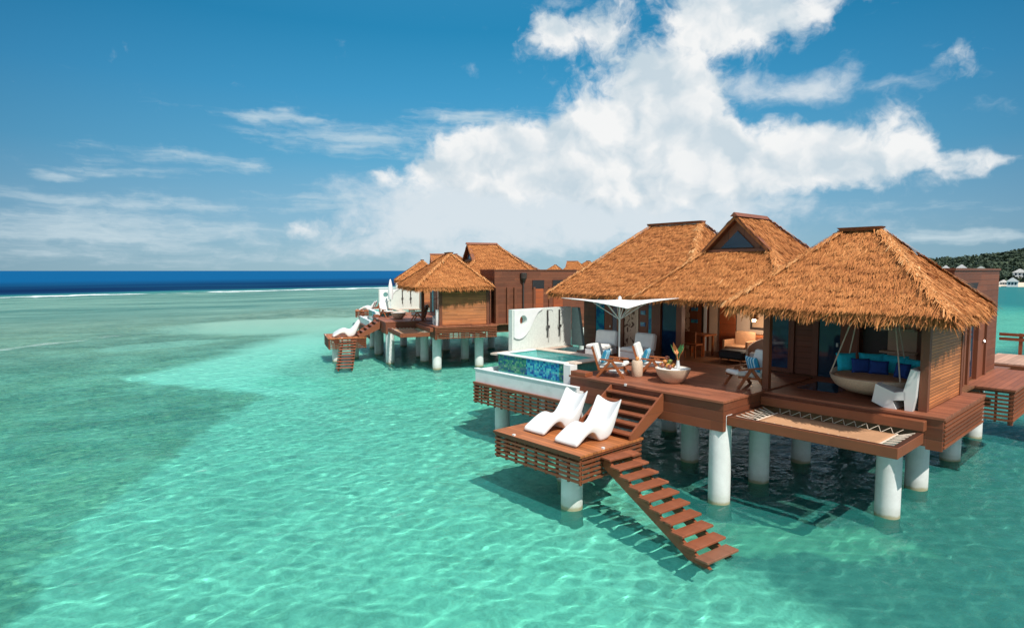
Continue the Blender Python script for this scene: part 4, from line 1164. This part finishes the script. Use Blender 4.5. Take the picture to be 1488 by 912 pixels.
MB().lathe([(.04, 0), (.055, .08), (.035, .2), (.04, .22)], (vx, vy), 14).move(Matrix.Translation((0, 0, ZD + .376))).build('vase', 'plastic', va, smooth=True)
for k in range(6):
    a = k * 1.05 + .4; lean = random.uniform(.08, .22); hh = random.uniform(.3, .52)
    p0 = Vector((vx, vy, ZD + .56)); p1 = p0 + Vector((math.cos(a) * lean, math.sin(a) * lean, hh * .8))
    mb = MB()
    mb.tube([p0, (p0 + p1) / 2 + Vector((0, 0, .05)), p1], .006, 5)
    d_ = (p1 - p0).normalized(); s_ = d_.cross(UP).normalized() * .075
    mb.add([p1 - d_ * .12, p1 + s_ - d_ * .02, p1 + d_ * .16, p1 - s_ - d_ * .02, p1 + UP * .03], [(0, 1, 4), (1, 2, 4), (2, 3, 4), (3, 0, 4)])
    mb.build('leaf' if k % 2 else 'flower', 'leaf' if k % 2 else 'flower', va)


# white cube armchairs behind the pool
def cube_chair(x, y, ang, label):
    c = thing('lounge_armchair', label, 'armchair', (x, y, 2.45), 'white lounge armchairs under the umbrella', False); c.rotation_euler.z = ang
    b0 = (0, 0, 0)
    MB().box(-.42, .42, -.40, .40, .08, .30, .03).build('base', 'plastic', c, b0)
    MB().box(-.28, .44, -.36, .36, .302, .44, .04).build('seat_cushion', 'cushion', c, b0)
    mb = MB().box(-.10, .10, -.42, .42, 0, .58, .05); mb.move(Matrix.Translation((-.36, 0, .30)) @ Matrix.Rotation(R(-10), 4, 'Y')); mb.build('backrest', 'cushion', c, b0)
    for q in (-.35, .35): MB().box(q - .03, q + .03, -.37, -.31, 0, .08).box(q - .03, q + .03, .31, .37, 0, .08).build('leg', 'teak', c, b0)
    return c


cube_chair(-13.55, 16.2, R(-80), 'white lounge armchair under the umbrella, next to the swirl wall')
cube_chair(-12.15, 16.35, R(-95), 'white lounge armchair under the umbrella, right of its pole')

# umbrella, opened
UX_, UY_ = -11.12, 14.12
um = thing('sun_umbrella', 'open white square sun umbrella on a thin pole beside the plunge pool', 'umbrella', (UX_, UY_, 2.45))
MB().tube([(UX_, UY_, 2.45), (UX_, UY_, 4.60)], .026, 10).build('pole', 'plastic', um, smooth=True)
MB().lathe([(.3, 2.45), (.3, 2.50), (.06, 2.53), (.05, 2.6)], (UX_, UY_), 20).build('base', 'plastic', um)
MB().lathe([(.05, 4.50), (.05, 4.62), (.02, 4.66), (0, 4.67)], (UX_, UY_), 10).build('finial', 'plastic', um)
HU = 1.20
can = []


def canopy_pt(u, v):
    a, b_ = 2 * u - 1, 2 * v - 1
    m_, n_ = max(abs(a), abs(b_)), min(abs(a), abs(b_))
    k = 1 - .18 * (1 - (n_ / max(m_, 1e-6)) ** 2) * m_                # edges curve in between the four corners
    z = 4.50 + .10 * a * b_ + .05 * (1 - m_) ** 2
    return (a * HU * k, b_ * HU * k, z)


mb = MB().grid(canopy_pt, 24, 24); mb.move(Matrix.Translation((UX_, UY_, 0)))
cn = mb.build('canopy', 'canvas', um, smooth=True); s_ = cn.modifiers.new('thickness', 'SOLIDIFY'); s_.thickness = .012
for k in range(8):
    a = k * math.pi / 4; r_ = .92 if k % 2 == 0 else 1.40
    zt = 4.46 if k % 2 == 0 else (4.56 if k in (1, 5) else 4.37)
    MB().tube([(UX_, UY_, 4.50), (UX_ + r_ * math.cos(a), UY_ + r_ * math.sin(a), zt)], .012, 6).build('rib', 'plastic', um)
    MB().tube([(UX_, UY_, 3.98), (UX_ + r_ * .55 * math.cos(a), UY_ + r_ * .55 * math.sin(a), 4.38 + (zt - 4.38) * .55)], .012, 6).build('strut', 'plastic', um)

# ------------------------------------------------------------------ hanging bed in the hut
BX, BY, BZ = -4.98, 15.98, 2.47
hb = thing('hanging_bed', 'round cream rattan bed hung on ropes inside the open hut', 'hanging bed', (BX, BY, BZ), 'round hanging beds', True)
RB = .95
prof_b = [(.0, 0), (.33, .02), (.62, .09), (.82, .20), (.92, .35), (RB, .44), (.92, .45), (.87, .38), (.0, .34)]
mb = MB().lathe(prof_b, (BX, BY), 40).move(Matrix.Translation((0, 0, BZ)))
for i, v in enumerate(mb.v):
    dx, dy, dz = v[0] - BX, v[1] - BY, v[2] - BZ
    if dz > .3 and math.hypot(dx, dy) > .85: mb.v[i] = (v[0], v[1], v[2] + .16 * max(0, (dy - dx * .35) / RB))
mb.build('basket', 'rattan', hb, smooth=True)
MB().lathe([(0, .345), (.83, .345), (.86, .40), (.81, .45), (0, .455)], (BX, BY), 36).move(Matrix.Translation((0, 0, BZ))).build('mattress', 'tan', hb, smooth=True)
for a, tx in ((150, -.35), (200, -.35), (60, .30), (-40, .30)):
    MB().tube([(BX + tx, BY + .1, 4.85), (BX + .92 * math.cos(R(a)), BY + .92 * math.sin(R(a)), BZ + .46)], .016, 6).build('rope', 'rope', hb)
MB().box(BX - .6, BX + .6, BY + .05, BY + .15, 4.84, 4.94).build('hanger_beam', 'post', hb)
PZ = BZ + .46
for k, (dx, dy, rz, w, h, mt, tx, nm) in enumerate((
        (-.72, .28, 50, .52, .46, 'turq', 'large turquoise cushion at the left end of the hanging bed', 'turquoise'),
        (-.28, .62, 20, .56, .46, 'turq', 'large turquoise cushion second from the left on the hanging bed', 'turquoise'),
        (.22, .66, -5, .58, .46, 'turq', 'large turquoise cushion at the middle back of the hanging bed', 'turquoise'),
        (.66, .42, -35, .52, .44, 'turq', 'large turquoise cushion at the right end of the hanging bed', 'turquoise'),
        (-.38, .22, 35, .42, .36, 'navy', 'small navy cushion left of the other navy ones on the bed', 'navy'),
        (.0, .28, 15, .42, .34, 'navy', 'small navy cushion in the middle of the hanging bed', 'navy'),
        (.55, .08, -20, .36, .36, 'navy', 'small navy cushion behind the white sculpted chair, on the bed', 'navy'))):
    pillow((BX + dx, BY + dy, PZ + h / 2 - .02), (R(-16), 0, R(rz)), w, h, .17, mt, tx, nm + ' cushions on the hanging bed')

# sculpted white chair on the terrace
SC = (-4.15, 15.12, ZT)
sc_ = thing('sculpted_chair', 'white faceted moulded chair with tall back on the hut terrace', 'chair', SC, 'sculpted white chairs', True)
mb = MB()
# back: a tall bent slab
outl = [(.28, 0), (.33, .30), (.36, .86), (.22, .90), (.10, .42), (.14, 0)]
mb.prism([(x_, 0, z_) for x_, z_ in outl], (SC[0], SC[1] - .30, ZT), (SC[0], SC[1] + .30, ZT))
mb.build('backrest', 'plastic', sc_)
mb = MB()
outl = [(-.50, .10), (-.44, .50), (-.08, .36), (.14, .40), (.14, .22), (-.10, .18), (-.02, 0), (-.26, 0)]
mb.prism([(x_, 0, z_) for x_, z_ in outl], (SC[0], SC[1] - .30, ZT), (SC[0], SC[1] + .28, ZT))
mb.build('seat', 'plastic', sc_)

# ------------------------------------------------------------------ living room things
def leg_set(par, pts, z0, z1, w, mat):
    for x, y in pts: MB().box(x - w, x + w, y - w, y + w, z0, z1).build('leg', mat, par)


tb = thing('dining_table', 'small brown dining table just inside the living room opening', 'table', (-11.7, 19.3, ZT))
MB().box(-12.2, -11.2, 18.9, 19.7, ZT + .70, ZT + .75, .01).build('table_top', 'teak', tb); leg_set(tb, [(-12.1, 19.0), (-11.3, 19.0), (-12.1, 19.6), (-11.3, 19.6)], ZT, ZT + .70, .03, 'teak')
dc = thing('dining_chair', 'dark timber dining chair tucked at the dining table', 'chair', (-11.45, 18.6, ZT))
MB().box(-11.68, -11.22, 18.4, 18.84, ZT + .42, ZT + .47, .01).build('seat', 'teak', dc)
MB().box(-11.68, -11.22, 18.36, 18.40, ZT + .5, ZT + .9).build('backrest', 'teak', dc); leg_set(dc, [(-11.65, 18.4), (-11.25, 18.4), (-11.65, 18.8), (-11.25, 18.8)], ZT, ZT + .42, .02, 'teak')
ac = thing('cane_armchair', 'tan cane armchair behind the black ottoman in the living room', 'armchair', (-10.25, 19.5, ZT))
MB().box(-10.6, -9.9, 19.2, 19.85, ZT + .2, ZT + .44, .03).build('seat', 'tan', ac)
MB().box(-10.62, -9.88, 19.86, 19.98, ZT + .2, ZT + .9, .04).build('backrest', 'tan', ac)
for x in (-10.7, -9.88): MB().box(x, x + .08, 19.2, 19.9, ZT, ZT + .62, .01).build('armrest', 'tan', ac)
ot = thing('ottoman', 'low black ottoman in front of the tan cane armchair', 'ottoman', (-9.95, 18.6, ZT))
MB().box(-10.35, -9.5, 18.3, 18.95, ZT + .12, ZT + .40, .05).build('cushion', 'black', ot); leg_set(ot, [(-10.28, 18.36), (-9.58, 18.36), (-10.28, 18.88), (-9.58, 18.88)], ZT, ZT + .12, .025, 'teak')
cs = thing('console_cabinet', 'brown console cabinet beneath the framed mirror', 'cabinet', (-9.7, 20.2, ZT))
MB().box(-10.3, -9.0, 19.95, 20.45, ZT + .12, ZT + .78, .01).build('carcass', 'teak', cs)
for k in range(2): MB().box(-10.27 + k * .64, -9.67 + k * .64, 19.925, 19.948, ZT + .2, ZT + .72).build('drawer', 'door', cs)
leg_set(cs, [(-10.25, 20.0), (-9.05, 20.0), (-10.25, 20.4), (-9.05, 20.4)], ZT, ZT + .12, .025, 'teak')
mi = thing('wall_mirror', 'tall mirror in a dark frame on the cream living room wall', 'mirror', (-9.9, 20.47, 3.3))
MB().box(-10.35, -9.35, 20.44, 20.49, 3.35, 4.45).build('frame', 'dark', mi); MB().box(-10.27, -9.43, 20.425, 20.438, 3.43, 4.4).build('glass', 'mirror', mi)
pl = thing('pendant_lamp', 'lit pendant lamp hanging in front of the living room mirror', 'lamp', (-9.7, 19.4, 3.75))
MB().tube([(-9.7, 19.4, 4.0), (-9.7, 19.4, 4.62)], .008, 5).build('cord', 'dark', pl)
MB().lathe([(.02, 4.02), (.10, 3.93), (.15, 3.8)], (-9.7, 19.4), 16).build('shade', 'tan', pl, smooth=True)
MB().lathe([(0, 3.70), (.05, 3.73), (.06, 3.79), (.03, 3.85), (0, 3.86)], (-9.7, 19.4), 12).build('bulb', 'glow', pl, smooth=True)
pt = bpy.data.lights.new('bulb_light', 'POINT'); pt.energy = 45; pt.color = (1, .84, .66); pt.shadow_soft_size = .08
po = bpy.data.objects.new('bulb_light', pt); COL.objects.link(po); po.parent = pl; po.location = (0, 0, -.15)
lc = thing('tub_chair', 'round-backed cream tub chair behind the right deck chair', 'armchair', (-8.95, 18.5, ZT))
mb = MB(); mb.grid(lambda u, v: (-8.95 + .42 * math.cos(math.pi * (u - .15) * 1.3), 18.5 + .42 * math.sin(math.pi * (u - .15) * 1.3), ZT + .2 + (.25 + .40 * math.sin(math.pi * u)) * v), 18, 6)
bk = mb.build('backrest', 'cream', lc, smooth=True); s_ = bk.modifiers.new('thickness', 'SOLIDIFY'); s_.thickness = .06
MB().lathe([(.36, .15), (.37, .38), (.33, .42), (0, .42)], (-8.95, 18.5), 20).move(Matrix.Translation((0, 0, ZT))).build('seat', 'cushion', lc, smooth=True)
leg_set(lc, [(-9.15, 18.3), (-8.75, 18.3), (-9.15, 18.7), (-8.75, 18.7)], ZT, ZT + .15, .02, 'teak')

# ------------------------------------------------------------------ boardwalk, railing
bw = thing('boardwalk', 'grey-pink access boardwalk on white pilings leading off to the right', 'boardwalk', (5, 26, 2.45))
MB().box(-4.6, 42, 24.5, 27.4, 2.40, 2.46).build('decking', 'walk', bw)
MB().box(-4.6, 42, 24.44, 24.5, 2.15, 2.41).box(-4.6, 42, 27.4, 27.46, 2.15, 2.41).build('edge_beam', 'beam', bw)
for x in (-3, 2, 7, 12, 18, 24, 30, 36):
    for y in (24.9, 27.0): piling(bw, x, y, 2.2)
rl = thing('handrail', 'brown two-bar timber handrail along the far side of the boardwalk', 'railing', (5, 27.5, 2.45))
for z in (3.14, 2.98): MB().box(-4.6, 42, 27.44, 27.54, z - .05, z + .05).build('rail', 'beam', rl)
for x in range(-4, 42, 3): MB().box(x - .05, x + .05, 27.47, 27.57, 2.2, 3.2).build('baluster_post', 'beam', rl)

# shore cabins
for k, (px, d_, w_, h_, tx) in enumerate(((1374, 300, 2.4, 2.3, 'small white-roofed cabin on the far shore, just above the thatch'), (1397, 305, 3.2, 2.6, 'wide white gabled cabin on the far shore, right of the small one'),
                                          (1425, 320, 3, 2.0, 'low grey-roofed cabin half hidden by trees on the far shore'), (1482, 290, 4, 2.4, 'white shore house at the right end of the beach'),
                                          (1472, 264, 3, 2.4, 'small white gabled beach pavilion right at the far water line'), (1459, 272, 2.2, 1.6, 'small pale beach hut left of the white pavilion'))):
    p = at_az(px, d_); zb = .6 if d_ < 280 else (5.2 if k < 3 else 3.6)
    ang = HEAD - math.atan((px - 744) / 889)
    c = thing('shore_cabin', tx, 'cabin', (p.x, p.y, zb), 'cabins on the far shore'); c.rotation_euler.z = ang
    b0 = (0, 0, 0)
    MB().box(-w_ / 2, w_ / 2, -1.5, 1.5, -4, h_ * .45).build('wall', 'white', c, b0)
    MB().prism([(-w_ / 2 - .3, -1.8, h_ * .45), (w_ / 2 + .3, -1.8, h_ * .45), (w_ * .06, -1.8, h_), (-w_ * .06, -1.8, h_)], (0, 0, 0), (0, 3.6, 0)).build('roof', 'canvas' if k != 2 else 'stone', c, b0)
    for q in (-1, 0, 1): MB().box(q * w_ * .28 - .25, q * w_ * .28 + .25, -1.55, -1.49, .1, h_ * .36).build('window', 'glass', c, b0)

# ------------------------------------------------------------------ the other villas along the pier: copies of every repeated thing
SRC = Vector((-3.62, 15, 0))


def copy_tree(o, parent=None):
    c = o.copy(); COL.objects.link(c)
    if parent is not None: c.parent = parent
    for ch in list(o.children): copy_tree(ch, c)
    return c


def relabel(o, which):
    n = o.name.split('.')[0]; q = {2: 'the second villa', 3: 'the third villa', 4: 'the most distant villa'}[which]
    d = {'overwater_villa': 'thatched overwater villa, %s in the row' % {2: 'second', 3: 'third', 4: 'most distant'}[which],
         'sun_deck': 'raised timber sun deck of ' + q, 'lounge_platform': 'low timber lounge platform of ' + q, 'swim_stairs': 'open timber swim stairs of ' + q,
         'net_hammock': 'tan over-water hammock of ' + q, 'side_deck': 'slatted side deck of ' + q, 'plunge_pool': 'raised mosaic plunge pool of ' + q,
         'privacy_wall': 'white swirl garden wall of ' + q, 'bowl_table': 'round bowl table on the deck of ' + q, 'hanging_bed': 'round hanging bed in the hut of ' + q,
         'sculpted_chair': 'white sculpted chair on the terrace of ' + q}
    if n == 'sun_lounger': return ('white sun lounger by the sea edge on the platform of ' if o is lo1 else 'white sun lounger by the swim stairs on the platform of ') + q
    if n == 'deck_chair': return ('timber deck chair nearest the pool of ' if o is ch1 else 'timber deck chair by the hut post of ') + q
    return d[n]


for which, rot, dst in ((2, -20, (-27.03, 18.95, 0)), (3, -30, (-48.0, 30.6, 0)), (4, -62, (-74, 74, 0))):
    T = Matrix.Translation(dst) @ Matrix.Rotation(R(rot), 4, 'Z') @ Matrix.Translation(-SRC)
    for o in VILLA:
        nm = o.name.split('.')[0]
        if which == 4 and nm != 'overwater_villa' or which == 3 and nm in ('hanging_bed', 'sculpted_chair', 'side_deck', 'bowl_table', 'deck_chair'): continue   # wholly hidden
        c = copy_tree(o)
        c.matrix_world = T @ Matrix.LocRotScale(o.location, o.rotation_euler, None)
        c['label'] = relabel(o, which)
        if which == 2 and o is V:                     # its entrance wall carries two orange doors and a downpipe instead of the side windows
            for ch in [q for q in c.children if q.name.split('.')[0] in ('side_window', 'side_door', 'slot_window', 'downpipe', 'wall_lantern')]:
                for k_ in list(ch.children): bpy.data.objects.remove(k_)
                bpy.data.objects.remove(ch)
            for ch in c.children:
                if ch.data in (r1.data, r2.data): ch.location = (.45, 1.1, .05)
            for y0, y1 in ((20.62, 21.25), (21.9, 22.5)):
                MB().box(-3.998, -3.96, y0, y1, ZT, 4.35).build('entrance_door', 'brightdoor', c, V['base_'])
                MB().box(-3.998, -3.955, y0 - .05, y1 + .05, 4.36, 4.85).build('door_lintel', 'black', c, V['base_'])
            MB().tube([(-3.93, 19.98, 2.5), (-3.93, 19.98, 5.2)], .05).build('downpipe', 'dark', c, V['base_'])
            MB().lathe([(.05, 4.75), (.18, 4.95), (.2, 5.25), (.1, 5.28)], (-3.9, 19.98), 12).build('rain_hopper', 'dark', c, V['base_'])
    # folded umbrella
    if which == 2:
        p = T @ Vector((-14.2, 14.3, 2.66))
        fu = thing('sun_umbrella', 'folded white sun umbrella standing by the pool of the second villa', 'umbrella', p)
        MB().tube([(0, 0, 0), (0, 0, 2.1)], .03, 8).build('pole', 'plastic', fu, (0, 0, 0))
        MB().lathe([(.02, 1.0), (.14, .75), (.19, 1.1), (.15, 1.6), (.05, 2.1), (0, 2.15)], (0, 0), 12).build('canopy', 'canvas', fu, (0, 0, 0), smooth=True)

for o in bpy.data.objects:
    if 'base_' in o: del o['base_']
